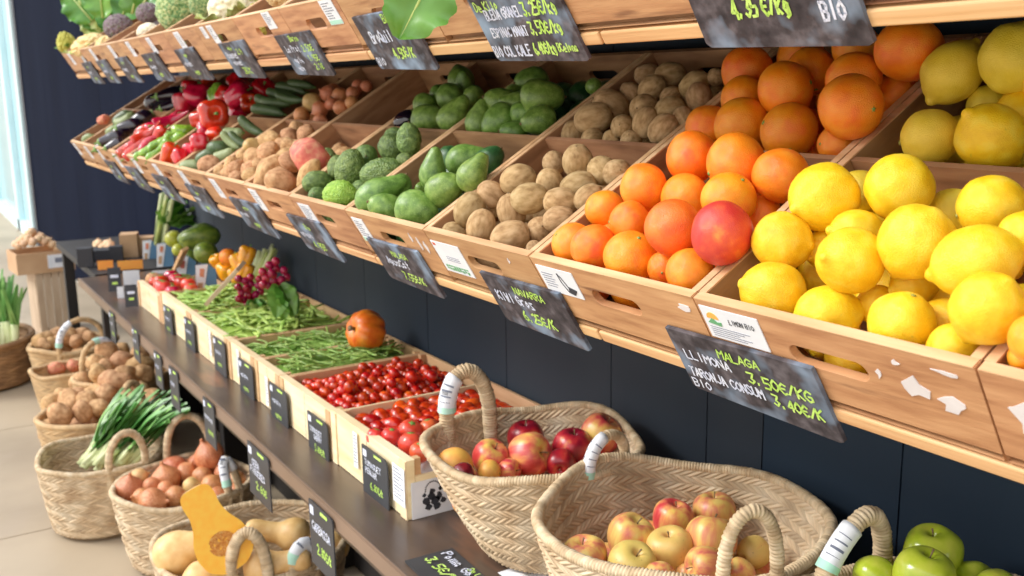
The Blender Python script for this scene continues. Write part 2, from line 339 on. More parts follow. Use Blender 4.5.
proto('lemon', 'lemon', 'lemon', [revolve('lemon', p, 44, .05, 1.3, seed=i, micro=.012, mf=6) for i, p in enumerate(lem)], 'lemon',
      [('stem', small_star(.11, .03), 'lemon_tip', (0, 0, -1.06), (PI, 0, 0))])
sph = ball(10); fl = [(r, z * .94) for r, z in sph]
proto('orange', 'orange', 'orange', [revolve('orange', fl, 44, .04, 1.2, seed=i) for i in range(3)], 'orange',
      [('stem', small_star(.1, .04), 'stem_green', (0, 0, .93), (0, 0, 0))])
kw = [(0, -1.22), (.2, -1.2), (.6, -1.0), (.92, -.5), (1, 0), (.93, .5), (.62, 1.0), (.2, 1.2), (0, 1.24)]
proto('kiwi', 'kiwi', 'kiwi', [revolve('kiwi', kw, 32, .05, 1.2, seed=i, micro=.01) for i in range(3)], 'kiwi',
      [('stem', small_star(.12, .07, 6), 'stem', (0, 0, 1.2), (0, 0, 0))])
av = [(0, -1.1), (.35, -1.07), (.8, -.75), (1, -.2), (.93, .35), (.68, .9), (.46, 1.35), (.26, 1.62), (0, 1.7)]
av2 = [(0, -1.1), (.4, -1.05), (.85, -.7), (1, -.1), (.9, .5), (.68, .95), (.38, 1.25), (0, 1.36)]
proto('avocado', 'avocado', 'avocado', [revolve('avocado', p, 36, .06, 1.2, seed=i, micro=.03, mf=5, bend=.06) for i, p in enumerate((av, av2))], 'avocado',
      [('stem', small_star(.12, .1, 6), 'stem', (.12, 0, 1.36), (0, 0, 0))])
ra = [(0, -1.3), (.35, -1.25), (.8, -.85), (1, -.2), (.96, .4), (.7, .95), (.3, 1.3), (0, 1.36)]
proto('rough_avocado', 'rough_avocado', 'avocado', [revolve('rough_avocado', ra, 48, .08, 1.3, seed=i, micro=.07, mf=9) for i in range(2)], 'rough_avo',
      [('stem', small_star(.14, .1, 6), 'stem', (0, 0, 1.3), (0, 0, 0))])
pt = [(0, -1.2), (.45, -1.12), (.85, -.7), (1, 0), (.9, .65), (.5, 1.1), (0, 1.2)]
proto('potato', 'potato', 'potato', [revolve('potato', pt, 28, .28, .9, seed=i + 3, micro=.04, mf=4) for i in range(4)], 'potato')
on = [(0, -.95), (.25, -.93), (.75, -.72), (1, -.15), (.9, .35), (.55, .70), (.24, .90), (.11, 1.06), (.12, 1.18), (0, 1.2)]
proto('onion', 'onion', 'onion', [revolve('onion', on, 32, .08, 1.1, seed=i) for i in range(3)], 'onion',
      [('root', small_star(.12, .05, 7), 'stem', (0, 0, -.93), (PI, 0, 0))])
zu = [(0, -3.2), (.6, -3.1), (.95, -2.4), (1, -.8), (.95, .8), (.8, 2.2), (.5, 3.0), (.3, 3.4), (0, 3.45)]
proto('zucchini', 'zucchini', 'zucchini', [revolve('zucchini', zu, 20, .08, .6, seed=i, bend=.03 * (i + 1)) for i in range(2)], 'zucchini',
      [('stem', stalk(.5, .2, .05), 'stem_green', (.3, 0, 3.35), (0, 0, 0))])
bp = [(0, -.95), (.3, -1.0), (.7, -.9), (.9, -.3), (1, .35), (.88, .78), (.5, .95), (.25, .82), (0, .74)]
proto('bell_pepper', 'bell_pepper', 'pepper', [revolve('bell_pepper', bp, 40, .07, 1.1, 4, .16, seed=i) for i in range(2)], 'red_pepper',
      [('stem', stalk(.45, .1, .12), 'stem_green', (0, 0, .78), (0, 0, 0))])
lp = [(0, -3.4), (.18, -3.2), (.45, -2.2), (.75, -.8), (.95, .6), (1, 1.5), (.75, 2.1), (.35, 2.25), (0, 2.15)]
proto('long_pepper', 'long_pepper', 'pepper', [revolve('long_pepper', lp, 24, .14, .7, 3, .1, seed=i, bend=.07 * (i + .5)) for i in range(3)], 'red_pepper',
      [('stem', stalk(.9, .16, .3), 'stem_green', (.3, 0, 2.1), (0, 0, 0))])
eg = [(0, -1.7), (.55, -1.6), (.95, -1.0), (1, -.3), (.82, .5), (.6, 1.2), (.42, 1.65), (0, 1.75)]
proto('aubergine', 'aubergine', 'aubergine', [revolve('aubergine', eg, 28, .04, .8, seed=i, bend=.05) for i in range(2)], 'eggplant',
      [('calyx', revolve('calyx', [(0, -.05), (.5, -.02), (.42, .25), (.14, .4), (.12, .75), (0, .78)], 16, .05, 3), 'stem_green', (.12, 0, 1.5), (0, 0, 0))])
ap = [(0, -.78), (.12, -.8), (.3, -.9), (.6, -.86), (.9, -.42), (1, .1), (.9, .58), (.58, .86), (.25, .84), (.08, .66), (0, .6)]
proto('apple', 'apple', 'apple', [revolve('apple', ap, 44, .07, 1.0, 5, .04, seed=i) for i in range(3)], 'apple_gold',
      [('stem', stalk(.42, .035, .1), 'stem', (0, 0, .6), (0, 0, 0))])
tm = [(0, -.86), (.3, -.84), (.75, -.66), (1, -.05), (.86, .55), (.5, .82), (.2, .84), (0, .78)]
calyx = small_star(.45, .1, 5)
proto('cherry_tomato', 'cherry_tomato', 'tomato', [revolve('cherry_tomato', sph, 18, .03, 1, seed=i) for i in range(2)], 'tomato')
proto('tomato', 'tomato', 'tomato', [revolve('tomato', tm, 36, .05, 1, 6, .05, seed=i) for i in range(2)], 'tomato_round',
      [('calyx', calyx, 'stem_green', (0, 0, .8), (0, 0, 0))])
proto('plum_tomato', 'plum_tomato', 'tomato', [revolve('plum_tomato', [(r, z * 1.35) for r, z in sph], 20, .04, 1, seed=i) for i in range(2)], 'tomato')
def bean_mesh(seed, flat):
    rr = random.Random(seed); mb = MB(); b = rr.uniform(-.22, .22); k = 9
    mb.tube([(x, b * (1 - x * x) * .6, .04 * math.sin(3 * x + seed)) for x in np.linspace(-1, 1, k)], [(.036 + .008 * math.sin(5 * i + seed)) * (.25 if i in (0, k - 1) else 1) + .008 for i in range(k)], 6)
    V = [(x, y * (2.0 if flat else 1) if flat else y, z) for x, y, z in mb.V]
    return mesh('green_bean', mb.V, mb.F)
proto('green_bean', 'green_bean', 'bean', [bean_mesh(i, 0) for i in range(7)], 'bean')
bt = [(0, -1.05), (.4, -1.02), (.85, -.7), (1, -.15), (.9, .4), (.66, .85), (.56, 1.4), (.58, 2.1), (.54, 2.6), (.34, 2.9), (.14, 2.95), (0, 2.95)]
proto('butternut_squash', 'butternut_squash', 'squash', [revolve('butternut_squash', bt, 36, .06, .8, seed=i, bend=.02) for i in range(2)], 'butternut',
      [('stem', stalk(.35, .12, .05), 'stem', (.15, 0, 2.9), (0, 0, 0))])

ORD = ['first', 'second', 'third', 'fourth', 'fifth', 'sixth', 'seventh', 'eighth', 'ninth', 'tenth', 'eleventh', 'twelfth', 'thirteenth', 'fourteenth', 'fifteenth', 'sixteenth', 'seventeenth', 'eighteenth', 'nineteenth', 'twentieth', 'twenty-first', 'twenty-second', 'twenty-third', 'twenty-fourth']
def relax(items, x0, x1, s0, s1, hmin, z0=ZM, it=50):
    """items: dict P, R. push overlapping fruit apart (mostly along the line of sight), keep them in the crate"""
    O = np.array([0, YR, z0])
    for _ in range(it):
        for i in range(len(items)):
            for j in range(i + 1, len(items)):
                a, b = items[i], items[j]; d = b['P'] - a['P']; L = np.linalg.norm(d); g = (a['R'] + b['R']) * .96 - L
                if g > 0:
                    n = d / (L + 1e-9); v = a['P'] / np.linalg.norm(a['P'])
                    al = v * (n @ v); pe = n - al; mv = (al * 1.3 + pe * .35) * g * .4
                    wa, wb = (0 if a.get('fix') else 1), (0 if b.get('fix') else 1)
                    a['P'] = a['P'] - mv * wa; b['P'] = b['P'] + mv * wb
        for a in items:
            q = a['P'] - O; x, s, h = q[0], q @ S, q @ N; R = a['R']
            if h < .3 * R:
                x = min(max(x, x0 + R + .011), x1 - R - .011)
                if not a['vis']: s = min(max(s, s0 + R + .011), s1 - R - .011)
            h = max(h, hmin + R); a['P'] = O + np.array([x, 0, 0]) + S * s + N * h
            if a['vis'] and h < R:
                need = s0 + .011 + math.sqrt(max(0., R * R - max(h, 0) ** 2)); k = 0
                while s < need and k < 60:
                    a['P'] = a['P'] * 1.0015; q = a['P'] - O; s = q @ S; k += 1
                if s > s1 - R * .8 - .01: a['P'] = a['P'] - S * (s - (s1 - R * .8 - .01))
B = [-.122, -.420, -.725, -1.022, -1.308, -1.604, -1.884, -2.175, -2.485, -2.79, -3.085, -3.38, -3.68, -3.98, -4.24, -4.5]   # crate seams along the shelf
def crate_fill(key, kname, lst, ci, row, h=.004, where='', side='', group='', low_key=None, low_n=True, low_R=.03, low_m=None, rots=None, el=1.1, place=None):
    """lst: (px, py, rpx[, dict]) ; row 0 front, 1 rear"""
    x0, x1 = B[ci + 1], B[ci]; s0, s1 = ((0, .245) if row == 0 else (.25, .50))
    items = []
    for e in lst:
        o = e[3] if len(e) > 3 else {}
        P = onTilt(e[0], e[1], h + o.get('h', 0)); R = e[2] * depth(P) / F
        items.append(dict(P=P, R=R, o=o, vis=True))
    top = list(items)
    if low_n:
        g = low_R * 2.05
        nx = max(1, int((x1 - x0 - .02) / g)); ny = max(1, int((s1 - s0 - .02) / g))
        for i in range(nx):
            for j in range(ny):
                x = x0 + .01 + (x1 - x0 - .02) * (i + .5) / nx; s = s0 + .01 + (s1 - s0 - .02) * (j + .5) / ny
                items.append(dict(P=tilt_pt(x + random.uniform(-.003, .003), s, -.094 + low_R), R=low_R, o={}, vis=False))
    relax(items, x0, x1, s0, s1, -.092)
    def sof(a): return (a['P'] - np.array([0, YR, ZM])) @ S
    rowsz = max(.028, np.mean([a['R'] for a in top]) * 1.9)
    rows = {}
    for a in top: rows.setdefault(int(max(0, sof(a) - s0) / rowsz), []).append(a)
    for ri, k in enumerate(sorted(rows)):
        rr = sorted(rows[k], key=lambda a: a['P'][0])
        for qi, a in enumerate(rr):
            a['label'] = f"{kname}, {where}, {ORD[ri]} row back, {ORD[min(qi, 13)]} from {side}"
    for a in items:
        o = a['o']; sc_ = o.get('sc', (1, 1, 1)); R = a['R'] * o.get('k', 1)
        if 'ang' in o: rot = rot_to(img_dir(o['ang'], o.get('tw', .25)), random.uniform(0, 6))
        elif rots: rot = rots()
        else: rot = (random.uniform(0, 6.3), random.uniform(0, 6.3), random.uniform(0, 6.3))
        lab = o.get('label') or a.get('label') or f"{kname} low in the {where}, mostly covered by others"
        put(o.get('key', key), a['P'], R, rot, lab, group, o.get('m') or (low_m if not a['vis'] else None), sc_, o.get('var'))
# ================================================================== setting
def build_setting():
    # floor: large stone tiles with fine joints
    mb = MB(); x = -16.0
    rows = [(-3.2 + .62 * i) for i in range(8)]
    for j in range(7):
        y0, y1 = rows[j], rows[j + 1]; x = -16 + (j % 2) * .5
        while x < 2.5:
            mb.box(x + .003, x + 1.197, y0 + .003, min(y1, WALLY) - .003, FLOOR - .05, FLOOR); x += 1.2
    mb.box(-16, 2.5, -3.2, WALLY, FLOOR - .1, FLOOR - .004)
    struct('floor', mesh('floor', mb.V, mb.F, False), 'floor')
    # navy board wall with vertical joints; section base colours make up for uneven light
    mb = MB(); xs = []; x = -.05
    seams = [.2, -.05, -.30, -.565, -.83, -1.09, -1.22, -1.49, -1.88, -2.27, -2.67]
    while seams[-1] > -10.2: seams.append(seams[-1] - .39)
    seams[-1] = -10.25
    seams = [1.6, .9, .5] + seams
    for a, b in zip(seams, seams[1:]):
        mb.box(b + .0015, a - .0015, WALLY, WALLY + .03, FLOOR, .95)
    mb.box(-10.25, 1.6, WALLY + .004, WALLY + .04, FLOOR, .95)
    def part_of(xa, xb):
        m2 = MB()
        for a, b in zip(seams, seams[1:]):
            if xa >= a > xb: m2.box(b + .0015, a - .0015, WALLY, WALLY + .03, FLOOR, .95)
        lo = [b for a, b in zip(seams, seams[1:]) if xa >= a > xb][-1]; hi = [a for a, b in zip(seams, seams[1:]) if xa >= a > xb][0]
        m2.box(lo, hi, WALLY + .004, WALLY + .04, FLOOR, .95); return mesh('wall', m2.V, m2.F, False)
    struct('wall_back', part_of(9, -1.0), 'navy_near'); struct('wall_middle', part_of(-1.05, -4.3), 'navy_hazed'); struct('wall_left', part_of(-4.31, -20), 'navy')
    mb = MB().box(-10.40, -10.25, WALLY - .01, WALLY + .1, FLOOR, 2.4); struct('trim_1', mesh('trim', mb.V, mb.F, False), 'frame_navy')
    mb = MB().box(-14.2, -10.40, WALLY + .03, WALLY + .04, FLOOR + .1, 2.4)
    w = struct('window_1', mesh('pane', mb.V, mb.F, False), 'glass')
    for a in (-10.57, -11.7, -14.1):
        mb = MB().box(a, a + .17, WALLY - .03, WALLY + .06, FLOOR, 2.4); mb.build('window_frame', 'frame_blue', w)
    mb = MB().box(-14.2, -10.45, WALLY - .03, WALLY + .06, FLOOR, FLOOR + .12); mb.build('window_frame', 'frame_blue', w)
    mb = MB().box(-20, -14.2, WALLY - .2, WALLY + .1, FLOOR, 2.4); struct('wall_far', mesh('wall', mb.V, mb.F, False), 'cardboard')

def build_shelves():
    for z0, nm, lab in ((ZM, 'middle', 'middle tilted wooden shelf with pine battens under the citrus and vegetable crates'), (ZT, 'top', 'upper tilted wooden shelf with pine battens under the leafy vegetable crates')):
        t = thing('tilted_shelf', lab, 'shelf', (0, YR, z0), (TILT, 0, 0))
        mb = MB().box(-4.52, .25, .055, .52, -.112, -.097); mb.build('deck', 'dark_wood', t)
        for k in range(8): 
            xa = .35 - k * .65; xb = max(xa - .646, -4.52)
            mb = MB().box(xb, xa, -.002, .05, -.116, -.100); mb.build('front_batten', 'batten', t, bevel=.002)
        for xx in (-4.2, -3.0, -1.8, -.5):
            mb = MB().box(xx, xx + .03, .34, .51, -.15, -.112); mb.build('bracket', 'dark_wood', t)
        mb = MB().box(-4.52, .25, .515, .53, -.15, -.04); mb.build('back_rail', 'dark_wood', t)
    t = thing('display_counter', 'long low brown laminate counter carrying tomato crates and round baskets', 'counter', (0, 0, SHELF))
    MB().box(-4.55, .3, .648, WALLY - .002, -.024, 0).build('worktop', 'shelf', t, bevel=.002)
    MB().box(-4.55, .3, .641, .648, -.028, .001).build('metal_edge', 'shelf_edge', t)
    MB().box(-4.55, .3, .70, .72, -.11, -.024).build('apron', 'shelf', t)
    for x in (-4.50, -3.55, -2.73, -1.75, -.9, .1):
        MB().box(x, x + .05, .93, 1.10, FLOOR - SHELF, -.024).build('leg', 'dark_wood', t)
    MB().box(-4.55, .3, 1.08, 1.1, FLOOR - SHELF, -.024).build('back_panel', 'dark_wood', t)

def front_board(w, hgt, hole):
    """board in x,z with a rounded hand hole, thickness along y"""
    x0, x1, z0, z1 = 0, w, -hgt, 0; hx, hz, hw, hh = w * .5, -.040, .043, .011
    mb = MB(); n = 24; t0, t1 = 0, .009
    if not hole: return mb.box(x0, x1, t0, t1, z0, z1)
    inner = []
    for k in range(n):
        a = 2 * PI * k / n + PI / n
        cxx = hx + (hw - hh) * (1 if math.cos(a) > 0 else -1) + hh * math.cos(a); inner.append((cxx, hz + hh * math.sin(a)))
    outer = []
    for (px, pz) in inner:
        dx, dz = px - hx, pz - hz
        s = min((abs((x1 if dx > 0 else x0) - hx) / (abs(dx) + 1e-9)), (abs((z1 if dz > 0 else z0) - hz) / (abs(dz) + 1e-9)))
        outer.append((hx + dx * s, hz + dz * s))
    V = []
    for y in (t0, t1):
        V += [(x, y, z) for x, z in inner] + [(x, y, z) for x, z in outer]
    corners = [(x1, z1), (x0, z1), (x0, z0), (x1, z0)]
    Fc = []
    for side, off in ((0, 0), (1, 2 * n)):
        for k in range(n):
            j = (k + 1) % n; f = [off + k, off + j, off + n + j, off + n + k]
            # corner insertion
            o1, o2 = outer[k], outer[j]
            onx = lambda p: abs(p[0] - x0) < 1e-6 or abs(p[0] - x1) < 1e-6
            onz = lambda p: abs(p[1] - z0) < 1e-6 or abs(p[1] - z1) < 1e-6
            if (onx(o1) and not onz(o1) and onz(o2)) or (onz(o1) and not onx(o1) and onx(o2)):
                c = min(corners, key=lambda c: abs(c[0] - (o1[0] if onx(o1) else o2[0])) + abs(c[1] - (o1[1] if onz(o1) else o2[1])))
                V.append((c[0], (t0, t1)[side], c[1])); f = [off + k, off + j, off + n + j, len(V) - 1, off + n + k]
            Fc.append(f if side else f[::-1])
    for k in range(n):
        j = (k + 1) % n; Fc.append([k, j, 2 * n + j, 2 * n + k])
    b = len(V)
    mb.V = V; mb.F = Fc
    # outer rim faces
    for (a, b2) in (((x0, z1), (x1, z1)), ((x0, z0), (x1, z0)), ((x0, z0), (x0, z1)), ((x1, z0), (x1, z1))):
        mb.quad((a[0], t0, a[1]), (b2[0], t0, b2[1]), (b2[0], t1, b2[1]), (a[0], t1, a[1]))
    return mb
CR = {}
def build_crate(ci, z0, label, stick):
    x0, x1 = B[ci + 1] + .0012, B[ci] - .0012; w = x1 - x0
    t = thing('wooden_crate', label, 'crate', (x0, YR, z0), (TILT, 0, 0), 'plywood crates on the tilted shelves')
    H = .096; L = .503
    front_board(w, H, True).build('front_board', 'ply', t, bevel=.0008)
    MB().box(.001, w - .001, -.0006, .0096, -.0001, .0012).build('rim_edge', 'ply_edge', t)
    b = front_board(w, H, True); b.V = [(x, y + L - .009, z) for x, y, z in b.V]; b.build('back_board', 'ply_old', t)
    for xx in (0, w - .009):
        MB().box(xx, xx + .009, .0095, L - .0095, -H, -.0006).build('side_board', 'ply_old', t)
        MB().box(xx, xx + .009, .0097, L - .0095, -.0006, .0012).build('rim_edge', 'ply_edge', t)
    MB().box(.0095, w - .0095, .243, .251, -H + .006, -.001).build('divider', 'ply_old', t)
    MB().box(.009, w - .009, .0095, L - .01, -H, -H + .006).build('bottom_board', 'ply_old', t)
    # stickers on the front
    for kind, sx, sw, sz, sh in stick:
        if kind == 'scrap':
            r3 = random.Random(int(sx * 999) + ci); n_ = 9
            MB().poly_prism([(sx + sw / 2 + sw * .5 * r3.uniform(.35, 1.1) * math.cos(2 * PI * q / n_), sz - sh / 2 + sh * .5 * r3.uniform(.35, 1.1) * math.sin(2 * PI * q / n_)) for q in range(n_)], -.0008, -.0001).build('label_scrap', 'white_paint', t)
            continue
        lb = MB().box(sx, sx + sw, -.0012, -.0002, sz - sh, sz).build('paper_label', 'paper', t)

        ink = MB()
        rr = random.Random(int((sx + ci) * 1000))
        def line(xa, xb, z, hh=.0012): ink.box(xa, xb, -.0016, -.0010, z - hh, z)
        if kind == 'lemon':
            write(lb, 'LIMON BIO', sx + sw * .46, sz - sh * .40, sh * .15, 'ink_dark', y=-.0016, wmax=sw * .45)
            m2 = MB(); m2.poly_prism([(sx + .006 + .008 * (1 + math.cos(a)), sz - .014 + .008 * math.sin(a)) for a in np.linspace(0, PI, 12)], -.0017, -.0010); m2.build('logo', 'logo_orange', lb)
            m2 = MB(); m2.poly_prism([(sx + .005, sz - .020), (sx + .013, sz - .013), (sx + .018, sz - .018), (sx + .024, sz - .017), (sx + .023, sz - .022)], -.0019, -.0010); m2.build('logo', 'logo_green', lb)
            for q in range(5): line(sx + .005, sx + sw * (.75 - .1 * (q % 3)), sz - sh * (.62 + .07 * q), .0006)
        elif kind == 'kiwi':
            m2 = MB().box(sx + .004, sx + .012, -.0017, -.001, sz - .007, sz - .003); m2.build('logo', 'tomato', lb)
            for q in range(3): line(sx + .026, sx + sw * .75, sz - sh * (.45 + .06 * q), .0007)
            m2 = MB()
            for q in range(2):
                for k in range(9): m2.box(sx + .008 + k * sw * .09, sx + .008 + k * sw * .09 + .005, -.0017, -.001, sz - sh * (.80 + .09 * q) - .003 * rr.random(), sz - sh * (.76 + .09 * q))
            m2.build('print', 'logo_green', lb)
        elif kind == 'orange':
            for q in range(6): line(sx + .006, sx + sw * (.40 - .05 * (q % 2)), sz - sh * (.25 + .1 * q), .0008)
            pts = [(sx + sw * .55, sz - sh * .15), (sx + sw * .62, sz - sh * .3), (sx + sw * .7, sz - sh * .62), (sx + sw * .9, sz - sh * .7), (sx + sw * .8, sz - sh * .9), (sx + sw * .66, sz - sh * .84), (sx + sw * .57, sz - sh * .5)]
            m2 = MB(); 
            for p, q in zip(pts, pts[1:] + pts[:1]): m2.tube([(p[0], -.0014, p[1]), (q[0], -.0014, q[1])], .0007, 4)
            m2.poly_prism([pts[2], pts[3], pts[4], pts[5]], -.0016, -.001); m2.build('logo', 'ink_dark', lb)
        else:
            for q in range(7): line(sx + sw * .12, sx + sw * rr.uniform(.5, .9), sz - sh * (.12 + .1 * q), sh * .03)
            if kind == 'mint':
                m2 = MB().box(sx + .001, sx + sw - .001, -.0016, -.001, sz - sh + .001, sz - sh * .82); m2.build('print', 'paper_mint', lb)
        if ink.V: ink.build('print', 'ink', lb)
    CR[(ci, z0)] = t
    return t

# ------------------------------------------------------------------ hand-written lettering (single-stroke capitals)
GL = {'A': '00 15 26 35 40;12 32'.replace('15 ', '').replace('35 ', ''), 'B': '00 06 36 45 33 03;33 42 30 00', 'C': '45 26 04 02 20 41', 'D': '00 06 26 44 42 20 00', 'E': '46 06 00 40;03 33',
      'F': '46 06 00;03 33', 'G': '45 26 04 02 20 41 43 23', 'H': '06 00;46 40;03 43', 'I': '26 20', 'J': '46 41 20 01', 'K': '06 00;46 03 40', 'L': '06 00 40', 'M': '00 06 23 46 40',
      'N': '00 06 40 46', 'O': '26 04 02 20 42 44 26', 'P': '00 06 36 45 34 03', 'Q': '26 04 02 20 42 44 26;22 40', 'R': '00 06 36 45 34 03;23 40', 'S': '45 26 05 23 41 20 01', 'T': '06 46;26 20',
      'U': '06 01 20 41 46', 'V': '06 20 46', 'W': '06 10 24 30 46', 'X': '06 40;46 00', 'Y': '06 23 46;23 20', 'Z': '06 46 00 40',
      '0': '26 04 02 20 42 44 26', '1': '15 26 20', '2': '05 26 44 00 40', '3': '06 46 23 42 20 01', '4': '30 36 02 42', '5': '46 06 03 33 42 30 00', '6': '36 03 01 20 41 33 03', '7': '06 46 10', '8': '23 05 26 45 23 01 20 41 23',
      '9': '43 13 05 26 45 43 30', ',': '11 00', '.': '10 11', '/': '00 46', 'e': '02 42 33 14 02 10 40', 'k': '06 00;34 02 30', 'g': '33 14 02 20 33 30 1-', "'": '26 24', 'a': '33 14 02 10 32 33 30', 'l': '26 20', 'n': '04 00;03 24 33 30',
      'o': '14 02 10 32 14', 'r': '04 00;03 24 34', 's': '34 04 12 30 00', 'u': '04 01 10 31 34;31 30', 'd': '33 14 02 10 32;36 30', 'i': '24 20;26 25', 't': '26 21 30;14 34', 'm': '04 00;03 14 23 20;23 34 43 40', '-': '03 33', '~': '02 14 21 33 40'}
GL['€'] = '45 26 04 02 20 41;03 33'
def write(parent, text, x, z, h, m, y=-.0012, wmax=None, thick=.165, slope=0., jit=.17, seed=None, axis='xz', name='chalk_writing'):
    rr = random.Random(seed if seed is not None else hash(text) % 1000 if False else sum(map(ord, text)))
    adv = h * .86; 
    if wmax: adv = min(adv, wmax / max(1, len(text)))
    gw = adv * .78 / 4; gh = h / 6; th = h * thick * .5
    mb = MB(); cx = x
    for ch in text:
        if ch == ' ': cx += adv * .7; continue
        g = GL.get(ch) or GL.get(ch.upper(), '02 42'); oy = rr.uniform(-.06, .06) * h; sh = rr.uniform(.0, .12)
        for st in g.split(';'):
            pts = []
            for p in st.split():
                gy = -1 if p[1] == '-' else int(p[1]); gx = int(p[0])
                px = cx + gx * gw + sh * gy * gh + rr.uniform(-jit, jit) * gw; pz = z + gy * gh + oy + slope * (cx - x) + rr.uniform(-jit, jit) * gh
                pts.append((px, pz))
            for (a, b) in zip(pts, pts[1:]):
                dx, dz = b[0] - a[0], b[1] - a[1]; L = math.hypot(dx, dz) + 1e-9; ux, uz = dx / L, dz / L; nx, nz = -uz * th, ux * th
                e = th * .6
                q = [(a[0] - ux * e + nx, a[1] - uz * e + nz), (b[0] + ux * e + nx, b[1] + uz * e + nz), (b[0] + ux * e - nx, b[1] + uz * e - nz), (a[0] - ux * e - nx, a[1] - uz * e - nz)]
                mb.quad(*[(px, y, pz) for px, pz in q][::-1])
        cx += adv
    return mb.build(name, m, parent)
def slate(x0, x1, z0, label, lines, htop=-.050, hbot=-.136, rotz=0, group='slate price boards along the tilted shelves', m='slate', smear=True):
    """hangs on the front of the tilted shelf; local x,z in the front plane"""
    w = x1 - x0
    t = thing('slate_sign', label, 'sign', tilt_pt(x0, -.006, 0, z0), (TILT, rotz, 0), group)
    rr = random.Random(int(x0 * 977 + z0 * 31))
    pts = [(0, htop), (w, htop + .002), (w + .003, hbot - .003), (w - .003, hbot - .006), (.006, hbot), (0, hbot + .005)]
    MB().poly_prism(pts, 0, .005).build('board', m, t, bevel=.0006)
    for (txt, fx, fz, fh, col, wm) in lines:
        write(t, txt, fx * w, htop + (hbot - htop) * fz, fh * (htop - hbot), col, y=-.0008, wmax=wm * w)
    return t

def build_signs():
    W_, G_ = 'chalk_w', 'chalk_g'
    slate(-.790, -.590, ZM, 'slate board chalked LLIMONA MALAGA 3.50€/KG below the front lemon crate', [
        ('MALAGA', .36, .25, .13, G_, .30), ('LLIMONA', .08, .43, .14, W_, .34), ('3.50€/KG', .52, .52, .17, G_, .42),
        ('TARONJA CONSUM', .05, .74, .15, W_, .55), ('3.40€/K', .64, .78, .17, G_, .32), ('BIO', .03, .93, .13, W_, .14)])
    slate(-1.182, -.988, ZM, 'slate board chalked KIWI GROS 6.25€/K below the kiwi crate', [
        ('NAVARRA', .40, .26, .14, G_, .38), ('KIWI Gros', .10, .50, .19, W_, .50), ('6.25€/K', .34, .82, .2, G_, .40)])
    slate(-1.566, -1.374, ZM, 'slate board with green MALAGA above white Aguacat, below the front avocado crate', [
        ('MALAGA', .42, .28, .13, G_, .32), ('Aguacat', .22, .52, .18, W_, .44), ('7.55€/K', .40, .84, .18, G_, .40)])
    slate(-1.968, -1.778, ZM, 'slate board with two green chalk words, third along below the rough green avocados', [
        ('Bio', .42, .30, .14, G_, .2), ('~n~u~', .15, .56, .17, W_, .5), ('4.95€', .36, .84, .18, G_, .34)])
    slate(-2.365, -2.150, ZM, 'slate board with three smudged chalk lines below the small potatoes', [
        ('~rn~', .36, .30, .14, G_, .3), ('~u~en', .1, .55, .16, W_, .6), ('~e~', .4, .84, .18, G_, .4)])
    far = ['slate board below the cucumber crate, pale chalk smears', 'slate board below the front red pepper crate', 'slate board below the green long peppers', 'slate board at the end of the middle shelf below the aubergines']
    for i, x in enumerate((-2.775, -3.165, -3.56, -3.93)):
        slate(x, x + .2, ZM, far[i], [('~e~', .36, .30, .14, G_, .3), ('~u~en', .1, .55, .16, W_, .6), ('~e~', .4, .84, .18, G_, .4)])
    slate(-.776, -.578, ZT, 'slate board chalked 4,35 €/Kg with BIO in the corner, above the oranges', [
        ('4,35 €/kg', .27, .66, .21, G_, .38), ('BIO', .80, .76, .19, W_, .13), ('Pera', .08, .40, .2, W_, .4)], htop=-.035, hbot=-.125)
    slate(-1.187, -.985, ZT, 'slate board chalked BLEDA GRANEL, ESPINAC MANAT and COL KALE with green prices', [
        ('De Kilo', .05, .20, .13, G_, .3), ('BLEDA GRANEL', .13, .34, .15, W_, .44), ('3.25€/kg', .58, .34, .19, G_, .36),
        ('ESPINAC MANAT', .10, .62, .14, W_, .44), ('3.50€/kg', .56, .62, .18, G_, .34), ('BIO', .02, .92, .16, W_, .1), ('COL KALE', .15, .92, .16, W_, .32), ('6.40€/kg', .50, .92, .17, G_, .24), ('Bcelona', .76, .90, .12, G_, .2)], htop=-.036, hbot=-.128)
    slate(-1.570, -1.372, ZT, 'slate board chalked Bròquil 4.50€/K partly under a hanging leaf', [
        ('BARC', .55, .16, .14, G_, .22), ('Broquil', .16, .50, .2, W_, .40), ('4.50€/K', .42, .80, .18, G_, .36), ('BIO', .04, .92, .14, W_, .14)], htop=-.036, hbot=-.132)
    slate(-1.975, -1.785, ZT, 'slate board chalked COL Llisa with three green prices, next to the hand hole', [
        ('Barna', .40, .16, .13, G_, .3), ('La Prat', .14, .42, .15, W_, .42), ('2.50€', .60, .42, .15, G_, .36), ('~ol~', .2, .70, .15, W_, .36), ('1.95€', .62, .66, .14, G_, .34), ('~u~', .18, .90, .14, W_, .3), ('2.1€', .66, .88, .14, G_, .3)])
    slate(-2.365, -2.178, ZT, 'slate board chalked above the red bell peppers, ending 3€/K', [
        ('~n~', .3, .2, .13, G_, .3), ('Romanes', .12, .42, .17, W_, .4), ('2.9', .58, .34, .15, G_, .3), ('~u~en', .2, .64, .16, W_, .5), ('3€/K', .4, .90, .18, G_, .4)])
    f2 = ['slate board under the savoy cabbage', 'slate board under the halved cauliflower', 'slate board under the purple broccoli', 'slate board under the warm cream cauliflower', 'slate board at the far end of the upper shelf']
    for i, x in enumerate((-2.772, -3.165, -3.56, -3.90, -4.2)):
        slate(x, x + .19, ZT, f2[i], [('~e~', .36, .25, .14, G_, .3), ('~u~en', .15, .55, .18, W_, .5), ('~e~', .4, .84, .18, G_, .4)])

